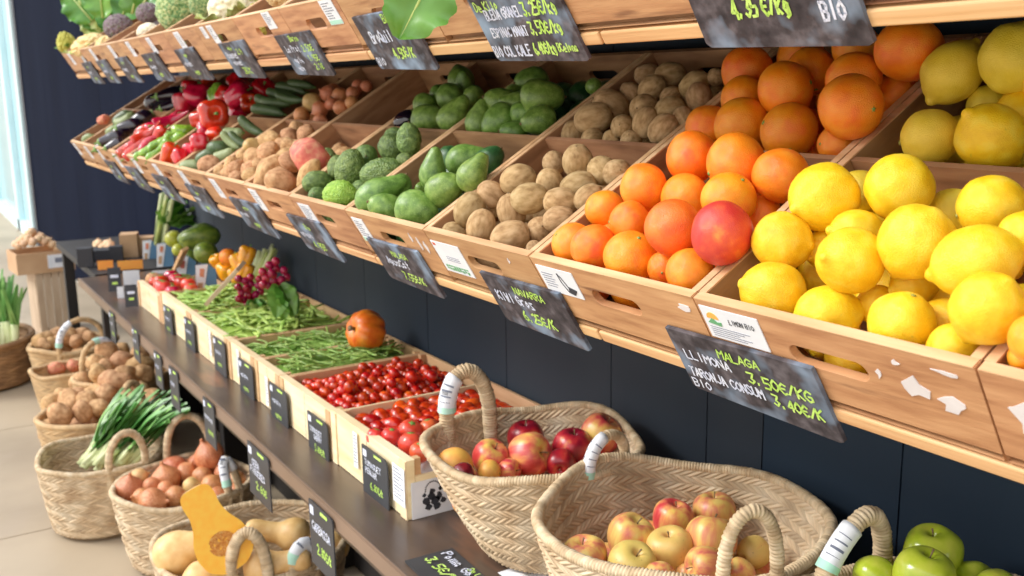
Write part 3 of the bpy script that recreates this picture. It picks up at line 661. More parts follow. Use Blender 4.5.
names = ['orange', 'lemon', 'orange', 'kiwi', 'avocado', 'rough avocado', 'sweet potato', 'small potato', 'cucumber and potato', 'bright red pepper', 'green long pepper', 'red long pepper', 'aubergine', 'pale squash']
CN = ['an orange at the picture edge', 'lemons', 'oranges', 'kiwis', 'smooth avocados', 'rough green avocados', 'sweet potatoes', 'small potatoes', 'cucumbers and one potato', 'bright red peppers', 'green long peppers', 'red long peppers', 'aubergines', 'pale squashes', 'one orange root, at the shelf end']
def build_crates():
    st = {0: [('scrap', .01, .045, -.012, .055)],
          1: [('lemon', .004, .078, -.007, .040), ('scrap', .228, .026, -.026, .026), ('scrap', .254, .036, -.036, .022), ('scrap', .204, .007, -.026, .016), ('scrap', .222, .012, -.012, .008), ('scrap', .262, .03, -.010, .006)],
          2: [('orange', .006, .076, -.010, .040), ('scrap', .262, .022, -.012, .012)],
          3: [('kiwi', -.012 + .016, .084, -.017, .056), ('scrap', .22, .006, -.012, .012)],
          4: [('mint', .012, .045, -.012, .050), ('scrap', .225, .006, -.014, .02), ('scrap', .245, .008, -.018, .03), ('scrap', .262, .012, -.022, .03)],
          5: [('mint', .03, .06, -.012, .045)]}
    for ci in range(0, 15):
        s_ = st.get(ci) or [('plain', .02, .05, -.008, .055)]
        build_crate(ci, ZM, f"plywood crate of the middle shelf with {CN[ci]} in front", s_)
    ct = ['above the right-hand lemons', 'above the rear lemons, 4,35 €/Kg slate side', 'above the rear oranges', 'above the rear kiwis', 'right of the hanging chard leaf', 'behind the Bròquil slate', 'with the mint label beside a hand hole',
          'with two white labels and curly leaves', 'holding the cauliflower', 'holding the savoy cabbage', 'holding the purple broccoli', 'holding the dark green chard', 'holding the cream cauliflower', 'with chard leaves over it', 'last one, holding the romanesco']
    ts = {5: [('mint', .205, .055, -.0, .046), ('plain', .15, .03, -.0, .03)][:1], 6: [('plain', .19, .045, .0, .036)], 7: [('plain', .10, .04, -.004, .045), ('plain', .045, .03, -.004, .03)], 8: [('plain', .1, .05, -.004, .05)]}
    for ci in range(0, 15):
        build_crate(ci, ZT, f"plywood crate of the upper shelf, {ct[ci]}", ts.get(ci) or [('plain', .08 + .02 * (ci % 3), .045, -.004, .05)] if ci > 4 else [])

# ================================================================== fruit on the middle shelf
def D(**k): return k
def fill_middle():
    fl = 'front lemon crate'
    crate_fill('lemon', 'lemon', [
        (824, 205, 34, D(ang=20, tw=-.4, h=.016, label='plump lemon at the rear of the front lemon crate, nearest the oranges')), (899, 187, 33, D(ang=100, tw=-.9, h=.016, label='lemon showing its stem scar, leaning on the rear board of the front lemon crate')),
        (788, 244, 29.5, D(ang=-15, tw=.8)), (854, 233, 26, D(ang=170, tw=.1, h=-.004)),
        (914, 243, 37, D(ang=-110, tw=-.8, h=.022, label='large round lemon in the middle of the front lemon crate, nipple end toward the viewer')), (774, 289, 34, D(ang=165, tw=.1, sc=(.93, .93, 1), h=.006, label='lemon in the front corner of the front lemon crate, pointed end toward the oranges')),
        (848, 272, 33, D(ang=-5, tw=-.6, h=.008)), (836, 308, 33, D(ang=10, tw=.1, h=.008, sc=(.97, .97, 1.02), label='lemon lying lengthwise behind the front board, right of the corner lemon')), (904, 324, 34, D(ang=-100, tw=-.6, h=.012, label='lemon tipped nose down at the front board above the hand hole')),
        (977, 261, 39, D(ang=-160, tw=-.5, h=.026, sc=(.95, .95, 1.04), label='biggest lemon, with its dry stem tip, on top near the right side board')), (987, 309, 36, D(ang=-110, tw=-.7, h=.02, label='lemon with a star-shaped stem scar at the right front corner of the lemon crate')),
        (992, 207, 32, D(ang=15, tw=.2, h=.012)), (1023, 238, 26, D(ang=60, h=.02)), (912, 285, 23, D(h=-.03)), (959, 351, 27, D(ang=10, h=-.012)), (945, 322, 24, D(h=-.035)),
        (952, 213, 24, D(h=-.03, m='lemon_pale')), (880, 303, 20, D(h=-.035)), (822, 252, 20, D(h=-.035)), (858, 196, 22, D(h=-.03, m='lemon_pale')), (850, 353, 26, D(h=-.045, ang=10))],
        1, 0, .004, fl, 'the orange crate', 'lemons in the front lemon crate', low_R=.029)
    crate_fill('lemon', 'lemon', [
        (957, 77, 30, D(ang=-125, tw=-.2, h=.02, m='lemon_pale', sc=(.97, .97, 1.05))), (1018, 70, 35, D(ang=60, tw=.1, h=.03, m='lemon_pale')), (931, 137, 28, D(ang=10, tw=.3, m='lemon_pale', h=.004)), (991, 136, 34, D(ang=140, tw=.2, h=.016)), (1020, 105, 27, D(h=.0)), (984, 101, 20, D(h=-.01, m='lemon_pale'))],
        1, 1, .0, 'rear lemon section', 'the orange side', 'lemons in the rear lemon section', low_R=.029, low_m='lemon_pale')
    crate_fill('orange', 'orange', [
        (563, 242, 22, D(h=.006)), (594, 246, 24, D(h=.01)), (634, 257, 28.5, D(ang=70, tw=.9, h=.014, label='round orange with a green stem dot, at the front board of the orange crate')), (601, 212, 20), (629, 221, 21.5, D(h=.006)), (645, 190, 25, D(h=.02)), (672, 231, 29, D(h=.02, m='orange_deep', label='deep orange-red fruit behind the front row, beside the blushed blood orange')),
        (694, 277, 26, D(h=-.008)), (691, 162, 27, D(h=.026)), (722, 233, 32.5, D(m='blood', h=.03, label='red-blushed blood orange with pale specks, on top by the lemon crate side board')),
        (730, 198, 28, D(h=.014, ang=60, tw=.9)), (684, 193, 25, D(h=.004)), (737, 166, 31, D(h=.024)), (790, 180, 29, D(h=.008)), (664, 272, 17, D(h=-.03)), (764, 212, 20, D(h=-.02)), (760, 201, 18, D(h=-.03)), (608, 296, 24, D(h=-.055)), (660, 205, 18, D(h=-.02))],
        2, 0, .0, 'front orange crate', 'the kiwi crate', 'oranges in the front orange crate', low_R=.032)
    crate_fill('orange', 'orange', [
        (692, 126, 23, D(h=.006)), (737, 127, 28, D(ang=-70, tw=.9, h=.008)), (794, 130, 30.5, D(h=.012)), (739, 101, 23, D(h=.008)), (747, 72, 26, D(h=.02)), (789, 100, 29, D(h=.018, ang=10, tw=.9)), (806, 74, 25.5, D(h=.016)), (801, 57, 24, D(h=.016)),
        (851, 107, 33, D(h=.034, label='large orange on top of the rear orange section, beside the divider to the lemons')), (854, 79, 28, D(h=.026)), (856, 48, 24, D(h=.026)), (909, 50, 33, D(h=.046, label='largest orange, highest of the rear orange section, under the upper shelf')), (897, 92, 20, D(h=-.01)), (838, 146, 20, D(h=-.015))],
        2, 1, .0, 'rear orange section', 'the kiwi side', 'oranges in the rear orange section', low_R=.032)
    crate_fill('kiwi', 'kiwi', [
        (471, 209, 15.5, D(ang=60)), (481, 227, 15, D(ang=80)), (510, 237, 17, D(ang=20)), (455, 234, 11.5, D(h=-.02)), (491, 196, 13), (512, 212, 14.5, D(ang=100, sc=(1, 1, 1.1))), (518, 180, 15.5, D(ang=20, h=.008)), (529, 199, 16, D(ang=10, h=.012)), (550, 184, 14), (562, 202, 15, D(ang=170)),
        (578, 187, 15.5, D(ang=15)), (559, 219, 13.5, D(h=-.006, ang=10)), (540, 231, 14, D(h=-.02)), (578, 162, 15.5, D(ang=100, tw=.9, h=.014, label='dark upright kiwi on top at the rear of the kiwi crate')), (602, 171, 15), (617, 173, 14), (590, 198, 13, D(ang=40)), (493, 206, 11, D(h=-.02)), (554, 163, 12, D(h=-.01)), (535, 251, 9, D(h=-.02)), (476, 247, 11, D(h=-.05))],
        3, 0, -.004, 'front kiwi crate', 'the avocado crate', 'kiwis in the front kiwi crate', low_R=.022)
    crate_fill('kiwi', 'kiwi', [
        (596, 118, 16, D(ang=10)), (611, 106, 16, D(ang=160)), (570, 135, 12), (593, 137, 11), (628, 94, 10), (652, 89, 13, D(tw=.9, ang=40)), (670, 75, 13), (648, 75, 11.5), (695, 85, 13.5, D(ang=30)), (699, 97, 13), (716, 77, 9), (670, 96, 9), (644, 108, 14), (644, 125, 13.5), (622, 128, 12), (670, 110, 13.5), (664, 129, 14, D(ang=50)), (633, 139, 11), (613, 140, 10), (683, 118, 11)],
        3, 1, -.006, 'rear kiwi section', 'the avocado side', 'kiwis in the rear kiwi section', low_R=.022)
    crate_fill('avocado', 'avocado', [
        (416, 208, 19, D(ang=-15, tw=.5, var=1, h=.006, label='fat green avocado at the front board of the avocado crate, beside the kiwis')), (433, 174, 14, D(ang=88, sc=(1, 1, 1.15), var=0, h=.014, label='tall pear-shaped avocado standing neck up in the front avocado crate')), (442, 190, 17, D(ang=30, tw=.6, var=1, h=.004)), (472, 176, 15.5, D(ang=62, var=0, h=.016, label='long avocado with a bright highlight leaning beside the kiwi side board')),
        (463, 160, 16, D(ang=20, h=.0)), (488, 162, 14, D(h=-.01, ang=50, m='avocado_dark')), (377, 196, 16, D(ang=33, tw=0, var=0, h=.006, sc=(1, 1, 1.3), label='long avocado lying along the side board next to the rough green ones')), (386, 207, 15, D(ang=160, tw=.5, var=1, h=0.)), (428, 188, 10, D(h=-.02)), (398, 190, 13, D(h=-.015)), (450, 158, 12, D(h=-.005, m='avocado_dark'))],
        4, 0, .0, 'front avocado crate', 'the rough green avocados', 'avocados in the front avocado crate', low_R=.028, low_m='avocado_dark')
    crate_fill('avocado', 'dark green avocado', [
        (502, 118, 16, D(ang=220)), (475, 122, 14, D(ang=80)), (491, 100, 14), (540, 97, 18, D(ang=-5, tw=0, var=1, h=.02, label='large smooth avocado lying on top at the right of the rear avocados')), (540, 120, 15, D(ang=190)), (515, 132, 12, D(ang=180, var=1)), (501, 86, 14), (594, 86, 8), (478, 95, 12), (517, 104, 12, D(h=.005)), (523, 113, 12)],
        4, 1, -.004, 'rear avocados by the kiwis', 'the far side', 'avocados in the rear avocado sections', low_R=.028, low_m='avocado_dark')
    crate_fill('avocado', 'dark green avocado', [
        (427, 119, 15, D(ang=10, var=1)), (451, 96, 14), (453, 117, 15, D(ang=50)), (413, 104, 11), (440, 81, 13), (400, 120, 10.5, D(m='eggplant')), (473, 96, 10), (428, 95, 10), (463, 86, 10)],
        5, 1, -.004, 'rear empty-sided section', 'the far side', 'avocados in the rear avocado sections', low_R=.028, low_m='avocado_dark', low_n=False)
    crate_fill('rough_avocado', 'rough-skinned green avocado', [
        (341, 195, 14.5, D(ang=-10, tw=.2, m='rough_avo_bright', h=.012, label='bright lime-green bumpy avocado at the front board, the only bright one')), (316, 182, 11.5), (318, 197, 9.5, D(h=-.01)), (350, 169, 15, D(ang=75, h=.01)), (366, 156, 11.5), (381, 172, 13.5, D(ang=15, sc=(1, 1, 1.25), label='elongated dark bumpy avocado lying by the smooth avocados')), (391, 147, 12.5), (409, 140, 12.5, D(ang=90, h=.016, label='upright bumpy avocado highest in the rough avocado crate')),
        (361, 188, 8.5, D(h=-.02)), (334, 167, 9.5), (393, 136, 8), (405, 160, 7)],
        5, 0, -.002, 'rough avocado crate', 'the sweet potatoes', 'rough-skinned avocados in one crate', low_R=.024)
    crate_fill('potato', 'tan sweet potato', [
        (268, 173, 14.5, D(ang=60, sc=(.9, .9, 1.2))), (283, 182, 14.5, D(h=.006, m='potato', label='round brown root at the front board between the long ones')), (309, 175, 11, D(ang=65, sc=(.9, .9, 1.4))), (311, 158, 16.5, D(m='potato_pink', h=.018, label='large pink-red round root standing out among the tan ones')), (292, 161, 10.5), (328, 158, 9, D(h=-.02, m='rough_avo')), (281, 160, 11, D(ang=30)), (303, 152, 10), (294, 149, 8)],
        6, 0, -.002, 'sweet potato crate', 'the small potatoes', 'sweet potatoes in one crate', low_R=.026)
    crate_fill('potato', 'small potato', [
        (270, 141, 9.5, D(h=.016)), (289, 138, 9), (292, 147, 9), (267, 154, 10, D(h=.01)), (250, 160, 10), (251, 169, 8), (240, 166, 7.5), (230, 173, 8), (239, 179, 7), (222, 172, 7.5), (252, 146, 7.5, D(m='onion_pale')), (250, 184, 7.5), (305, 135, 8.5), (231, 165, 7), (262, 164, 7), (280, 147, 8), (243, 156, 7), (258, 177, 8), (297, 129, 7)],
        7, 0, .0, 'small potato crate', 'the cucumber crate', 'small potatoes in one crate', low_R=.022)
    crate_fill('zucchini', 'green cucumber', [
        (210, 166, 11, D(key='potato', label='tan potato alone at the front board among the cucumbers', h=.01)), (191, 166, 7, D(ang=5, m='cucumber_pale', sc=(1, 1, .5))), (217, 148, 7.5, D(ang=10, sc=(1, 1, .5))), (225, 156, 6.5, D(ang=20, sc=(1, 1, .5), m='cucumber_pale')), (230, 142, 4, D(ang=-42, m='cucumber_pale', h=.014)), (234, 134, 6.5, D(ang=0, sc=(1, 1, .5), m='cucumber_pale')), (251, 128, 5, D(ang=-35)), (205, 156, 6, D(ang=30, sc=(1, 1, .6))), (240, 143, 5, D(ang=-30))],
        8, 0, -.006, 'cucumber crate', 'the red peppers', 'cucumbers in one crate', low_n=False)
    crate_fill('bell_pepper', 'bright red pepper', [
        (199, 143, 10.5, D(h=.01)), (206, 130, 9, D(h=.01)), (172, 157, 11, D(m='red_orange_pepper', h=.012, ang=60, label='orange-red pepper at the front board of the red pepper crate')), (185, 156, 8), (163, 163, 8, D(m='red_orange_pepper')), (217, 135, 8, D(m='red_orange_pepper')), (195, 152, 8), (178, 164, 8, D(m='red_orange_pepper'))],
        9, 0, .004, 'bright red pepper crate', 'the green long peppers', 'bright red peppers in one crate', low_n=False)
    crate_fill('long_pepper', 'green long pepper', [(143, 153, 4.5, D(m='green_pepper', ang=215)), (150, 149, 5, D(m='green_pepper', ang=225)), (158, 144, 5, D(m='green_pepper', ang=200)), (166, 139, 5, D(m='green_pepper', ang=230)), (174, 134, 5, D(m='green_pepper', ang=205)), (184, 130, 5.5, D(m='green_pepper', ang=190)), (155, 154, 4.5, D(m='green_pepper', ang=220)), (163, 148, 5, D(m='green_pepper', ang=40)), (176, 140, 5, D(m='green_pepper', ang=50))],
        10, 0, .002, 'green long pepper crate', 'the red long peppers', 'green long peppers in one crate', low_n=False, rots=None)
    for e in []: pass
    crate_fill('long_pepper', 'red long pepper', [(128, 148, 5.5, D(ang=225)), (136, 143, 6, D(ang=220)), (145, 137, 6, D(ang=215)), (152, 131, 6.5, D(ang=205)), (160, 126, 6.5, D(ang=210)), (168, 122, 6.5, D(ang=200)), (134, 151, 5.5, D(ang=230)), (148, 143, 5.5, D(ang=230)), (141, 132, 6, D(ang=30)), (157, 137, 6, D(ang=50))],
        11, 0, .006, 'red long pepper crate', 'the aubergines', 'red long peppers in one crate', low_n=False)
    crate_fill('aubergine', 'dark aubergine', [(103, 144, 7, D(ang=210)), (112, 139, 7.5, D(ang=200)), (120, 133, 7.5, D(ang=220)), (129, 127, 8, D(ang=190)), (138, 121, 8, D(ang=210)), (116, 145, 6, D(ang=200))],
        12, 0, .002, 'front aubergine crate', 'the shelf end', 'dark aubergines', low_n=False)
    crate_fill('zucchini', 'pale green squash', [(118, 117, 5.5, D(ang=35, sc=(1.1, 1.1, .6))), (125, 122, 5.5, D(ang=25, sc=(1.1, 1.1, .6), m='cucumber_pale')), (112, 130, 4, D(ang=30, m='cucumber_pale', sc=(1, 1, .6)))],
        13, 0, .004, 'crate beside the aubergines', 'the shelf end', 'pale squashes', low_n=False)
    crate_fill('zucchini', 'pale green squash', [(103, 120, 5, D(key='potato', m='potato_pink', h=.02, label='orange-brown root alone at the far end of the middle shelf')), (90, 138, 4, D(ang=30, m='cucumber_pale', sc=(1, 1, .5)))],
        14, 0, .004, 'end crate', 'the shelf end', 'pale squashes', low_n=False)
    for d_ in ():
        pass
    # rear sections on the far half
    crate_fill('aubergine', 'dark aubergine', [(146, 113, 8, D(ang=200)), (156, 106, 8, D(ang=210)), (166, 99, 8, D(ang=190)), (160, 113, 7, D(ang=160)), (150, 103, 7, D(ang=30)), (172, 106, 7, D(ang=200)), (172, 94, 7, D(ang=200))], 12, 1, .004, 'rear aubergine section', 'the shelf end', 'dark aubergines', low_n=False)
    crate_fill('bell_pepper', 'deep red pepper', [(186, 107, 12, D(ang=100)), (197, 96, 12), (180, 116, 9), (183, 97, 9), (206, 88, 10)],
        11, 1, .006, 'rear section', 'the aubergines', 'deep red bell peppers', low_n=False)
    crate_fill('bell_pepper', 'deep red pepper', [(213, 114, 15.5, D(ang=-20, tw=2.2, h=.04, label='big deep red bell pepper facing outward with its green stem, at the rear')), (201, 119, 10, D(h=.03)), (228, 96, 11, D(h=.01)), (222, 84, 10), (212, 96, 11, D(m='green_pepper', label='green pepper between the deep red ones at the rear'))],
        10, 1, .004, 'rear middle section', 'the aubergines', 'deep red bell peppers', low_n=False)
    crate_fill('bell_pepper', 'deep red pepper', [(239, 97, 13, D(ang=30, h=.02)), (238, 112, 11, D(h=.02)), (262, 90, 12), (250, 104, 10)],
        9, 1, .004, 'rear, beside courgettes', 'the shelf end', 'deep red bell peppers', low_n=False)
    crate_fill('zucchini', 'dark courgette', [(278, 95, 5, D(ang=-12)), (288, 88, 5, D(ang=-15)), (268, 110, 5.5, D(ang=-12)), (262, 103, 5.5, D(ang=-15)), (275, 103, 5, D(ang=-8)), (290, 99, 4.5, D(ang=-14)), (300, 84, 4.5, D(ang=-10))],
        8, 1, .002, 'rear courgette section', 'the pepper side', 'dark courgettes', low_n=False)
    crate_fill('onion', 'brown onion', [(290, 116, 10), (308, 102, 9.5, D(m='onion_pale', label='yellow-green onion on top of the rear brown onions')), (306, 117, 8.5), (321, 109, 8.5), (321, 120, 7.5), (326, 94, 8.5), (340, 96, 8), (341, 107, 8), (353, 93, 7), (352, 103, 7), (330, 104, 7), (366, 86, 6), (358, 86, 6.5), (313, 92, 7)],
        7, 1, .0, 'rear onion section', 'the courgettes', 'brown onions in the rear section', low_n=False, low_R=.03)
    crate_fill('orange', 'orange', [(1024, 356, 16, D(h=.0)), (1035, 340, 26, D(h=.02))], 0, 0, .0, 'crate at the right edge', 'the lemon crate', 'oranges in the crate at the right edge', low_R=.033)
    crate_fill('lemon', 'lemon', [(1040, 118, 24, D(h=.0)), (1050, 80, 26, D(h=.02))], 0, 1, .0, 'rear section at the right edge', 'the lemon crate', 'lemons at the right edge', low_R=.03)
# ================================================================== woven baskets
def weave_h(u, v, N_, nb, seedarr):
    """height and stitch id of a herringbone braid; u in turns, v 0..1"""
    b = v * nb + .12 * np.sin(2 * PI * u * 1.0); bi = np.floor(b); fb = b - bi; t = np.abs(2 * fb - 1); up = (fb > .5)
    p = u * N_ + 1.7 * t + .5 * up + bi * .37
    p = p + .10 * np.sin(u * 37 + bi * 2.1)
    k = np.floor(p); s = p - k
    h = np.power(np.sin(PI * s), .7) * (1 - .75 * np.power(t, 7)) * (.72 + .28 * (1 - np.power(1 - t, 5)))
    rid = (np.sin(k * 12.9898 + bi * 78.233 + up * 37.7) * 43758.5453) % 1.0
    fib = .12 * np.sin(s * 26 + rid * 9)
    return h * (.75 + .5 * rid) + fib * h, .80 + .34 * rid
def rope_tube(path, r, turns, seg=14, n=120, amp=.28, jit=.1):
    path = np.array(path); L = np.concatenate([[0], np.cumsum(np.linalg.norm(np.diff(path, axis=0), axis=1))]); T = L / L[-1]
    tt = np.linspace(0, 1, n); P = np.stack([np.interp(tt, T, path[:, i]) for i in range(3)], 1)
    for _ in range(3): P[1:-1] = (P[:-2] + 2 * P[1:-1] + P[2:]) / 4
    out = np.zeros((n, seg, 3)); at = np.zeros((n, seg)); ref = np.array([.13, .2, 1.])
    for i in range(n):
        t = P[min(i + 1, n - 1)] - P[max(i - 1, 0)]; t /= np.linalg.norm(t) + 1e-9
        if i == 0: a = np.cross(t, ref); a /= np.linalg.norm(a)
        else: a = a - t * (a @ t); a /= np.linalg.norm(a)
        b = np.cross(t, a)
        for k in range(seg):
            an = 2 * PI * k / seg; ph = turns * tt[i] + .22 * math.sin(an) + k / seg
            ph += jit * math.sin(tt[i] * 91 + k) * .8; s = ph % 1.0; rid = (math.sin(math.floor(ph) * 12.9) * 4375.5) % 1
            rr = r * (1 - amp * .5 + amp * math.sin(PI * s) ** .6 * (.8 + .4 * rid))
            out[i, k] = P[i] + rr * (math.cos(an) * a + math.sin(an) * b); at[i, k] = .8 + .3 * rid
    return out, at
def basket(name, label, c, zb, h, rt, rb, N_=56, nb=6, nu=900, nv=110, amp=.0042, mt='straw', rim=.0085, handles=(), oval=(1, 1), seed=1, lean=(0, 0), group=None, thick=.007, shift=(0, 0)):
    t = thing(name, label, 'basket', (c[0], c[1], zb), (lean[0], lean[1], 0), group)
    u = np.linspace(0, 1, nu, endpoint=False)[:, None] * np.ones((1, nv)); v = np.ones((nu, 1)) * np.linspace(0, 1, nv)[None, :]
    def wob(U): return .006 * np.sin(2 * PI * U * 3 + seed) + .004 * np.sin(2 * PI * U * 5 + seed * 2.3)
    def surf(sign):
        hgt, col = weave_h(u, v, N_, nb, None)
        r = rb + (rt - rb) * np.power(v, .72) + sign * (thick * .5 + amp * hgt) + wob(u) * v * .6
        vv = 1 - v
        r = r * np.where(v < .06, np.sqrt(np.clip(v / .06, .6, 1)), 1)
        z = h * v + wob(u) * v
        return np.stack([r * np.cos(2 * PI * u) * oval[0] + shift[0] * vv, r * np.sin(2 * PI * u) * oval[1] + shift[1] * vv, z], -1), col * (.72 + .30 * np.clip(hgt, 0, 1))  # stitch tone, darkened at low height: crevice shade put into the colour
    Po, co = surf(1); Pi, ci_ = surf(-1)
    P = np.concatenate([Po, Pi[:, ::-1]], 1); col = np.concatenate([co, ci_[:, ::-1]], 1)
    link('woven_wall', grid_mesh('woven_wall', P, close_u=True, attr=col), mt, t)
    # base
    k = 64; V = [(shift[0], shift[1], .004)] + [((rb + .002) * math.cos(2 * PI * i / k) * oval[0] + shift[0], shift[1] + (rb + .002) * math.sin(2 * PI * i / k) * oval[1], .006) for i in range(k)]
    link('base', mesh('base', V, [[0, 1 + i, 1 + (i + 1) % k] for i in range(k)], attr=np.ones(len(V)) * .9), mt, t)
    # rim cord
    n = max(240, nu // 2); U = np.linspace(0, 1, n + 1)
    path = np.stack([(rt + wob(U) * .6) * np.cos(2 * PI * U) * oval[0], (rt + wob(U) * .6) * np.sin(2 * PI * U) * oval[1], h + wob(U)], 1)
    rp, ra_ = rope_tube(path, rim, N_ * 3.0, 12, n * 3, .24)
    link('rim', grid_mesh('rim', rp, close_v=True, attr=ra_), 'rope' if mt == 'straw' else mt, t)
    for hd in handles:
        fa, fb_, hh, out, paper = hd[:5]; rr = hd[5] if len(hd) > 5 else .011
        A = onZ(*fa, zb + h) - np.array([c[0], c[1], zb]); Bp = onZ(*fb_, zb + h) - np.array([c[0], c[1], zb])
        def snap(q):
            a = math.atan2(q[1] / oval[1], q[0] / oval[0]); return np.array([rt * math.cos(a) * oval[0], rt * math.sin(a) * oval[1], h])
        if not (len(hd) > 6 and hd[6] == 'free'): A, Bp = snap(A), snap(Bp)
        A[2] = Bp[2] = h; mid = (A + Bp) / 2; outd = mid.copy(); outd[2] = 0; outd /= np.linalg.norm(outd) + 1e-9
        path = []
        path.append(A * np.array([.97, .97, 1]) + np.array([0, 0, -h * .3]))
        for th in np.linspace(0, PI, 15):
            w = (.5 - .5 * math.cos(th)) ** (hd[7] if len(hd) > 7 else 1); lat = A * (1 - w) + Bp * w; path.append(lat + np.array([0, 0, hh * math.sin(th) ** .8]) + outd * out * math.sin(th))
        path.append(Bp * np.array([.97, .97, 1]) + np.array([0, 0, -h * .3]))
        ln = sum(np.linalg.norm(np.array(path[i + 1]) - path[i]) for i in range(len(path) - 1))
        hp, ha = rope_tube(path, rr, ln / .0052 if mt == 'straw' else ln / .014, 14 if mt == 'straw' else 9, int(ln / (.0011 if mt == 'straw' else .005)), .30)
        ho = link('handle', grid_mesh('handle', hp, close_v=True, attr=ha), 'rope' if mt == 'straw' else mt, t)
        if paper:
            i0, i1 = int(len(hp) * paper[0]), int(len(hp) * paper[1]); rs = rr * 1.32; cen_all = hp.mean(1); nk = hp.shape[1]
            def cyl(nm, t0, t1, f0, f1, rad, m, par):
                n = max(3, int(20 * (f1 - f0) / 6.28)); mm = max(2, int(10 * (t1 - t0)) + 1); V = []
                for q in range(mm + 1):
                    ff = i0 + (i1 - i0) * (t0 + (t1 - t0) * q / mm); ii = int(min(ff, len(hp) - 2)); cc = cen_all[ii] * (1 - (ff - ii)) + cen_all[ii + 1] * (ff - ii)
                    tg = cen_all[min(ii + 6, len(hp) - 1)] - cen_all[max(ii - 6, 0)]; tg /= np.linalg.norm(tg)
                    a = hp[ii, 0] - cen_all[ii]; a = a - tg * (a @ tg); a /= np.linalg.norm(a); b = np.cross(tg, a)
                    for k in range(n + 1):
                        an = f0 + (f1 - f0) * k / n; V.append(cc + rad * (math.cos(an) * a + math.sin(an) * b))
                return link(nm, mesh(nm, V, [[q * (n + 1) + k, q * (n + 1) + k + 1, (q + 1) * (n + 1) + k + 1, (q + 1) * (n + 1) + k] for q in range(mm) for k in range(n)]), m, par)
            ps = cyl('paper_sleeve', 0, 1, 0, 2 * PI, rs, 'paper', ho)
            sl = ps.modifiers.new('s', 'SOLIDIFY'); sl.thickness = .0006
            lo = (0, .16) if hd[6:] != ('flip',) else (.84, 1)
            cyl('print', lo[0], lo[1], 0, 2 * PI, rs + .0005, 'paper_mint', ps)
            for q in range(4):
                for f in range(3): cyl('print', .28 + .15 * q, .31 + .15 * q, f * 2.1 + .2, f * 2.1 + 1.5, rs + .0005, 'ink', ps)
            if rr > .0105:
                for f in range(3):
                    for q in range(7): cyl('print', .50, .60, f * 2.1 + .3 + q * .12, f * 2.1 + .35 + q * .12, rs + .0006, 'ink_dark', ps)
    return t
def pile(key, lst, z, kname, where, group, c=None, rin=None, under=0, under_R=None, phrase='counting from the aisle', zfloor=None, cat_label=None):
    items = []
    for e in lst:
        o = e[3] if len(e) > 3 else {}
        P = onZ(e[0], e[1], z + o.get('z', 0)); items.append(dict(P=P, R=e[2] * depth(P) / F, o=o, px=e[0], vis=True))
    top = list(items)
    for k in range(under):
        a = 2 * PI * k / max(1, under) + .3; rr = rin * (.35 if k % 3 == 0 else .68)
        items.append(dict(P=np.array([c[0] + rr * math.cos(a), c[1] + rr * math.sin(a), z - under_R * (2.0 if k % 2 else 1.7)]), R=under_R, o={}, vis=False))
    for _ in range(40):
        for i in range(len(items)):
            for j in range(i + 1, len(items)):
                a, b = items[i], items[j]; d = b['P'] - a['P']; L = np.linalg.norm(d); g = (a['R'] + b['R']) * .90 - L
                if g > 0:
                    n = d / (L + 1e-9); v = a['P'] / np.linalg.norm(a['P']); al = v * (n @ v); pe = n - al; mv = (al * 1.2 + pe * .4) * g * .4
                    wa = .5 if a['vis'] else 1; wb = .5 if b['vis'] else 1
                    a['P'] = a['P'] - mv * wa; b['P'] = b['P'] + mv * wb
        if rin:
            for a in items:
                q = a['P'][:2] - np.array(c); L = np.linalg.norm(q); mx = rin - a['R'] * .55
                if L > mx: a['P'][:2] = np.array(c) + q / L * mx
                if zfloor is not None: a['P'][2] = max(a['P'][2], zfloor + a['R'] * .7)
    for qi, a in enumerate(sorted(top, key=lambda a: a['px'])):
        a['label'] = f"{kname} on top of the {where}, {ORD[min(qi, 23)]} {phrase}"
    for a in items:
        o = a['o']; rot = rot_to(img_dir(o['ang'], o.get('tw', .3)), random.uniform(0, 6)) if 'ang' in o else (random.uniform(0, 6), random.uniform(0, 6), random.uniform(0, 6))
        put(o.get('key', key), a['P'], a['R'] * o.get('k', 1), rot, o.get('label') or a.get('label') or f"{kname} lower down in the {where}, under the top ones", group, o.get('m'), o.get('sc', (1, 1, 1)), o.get('var'))
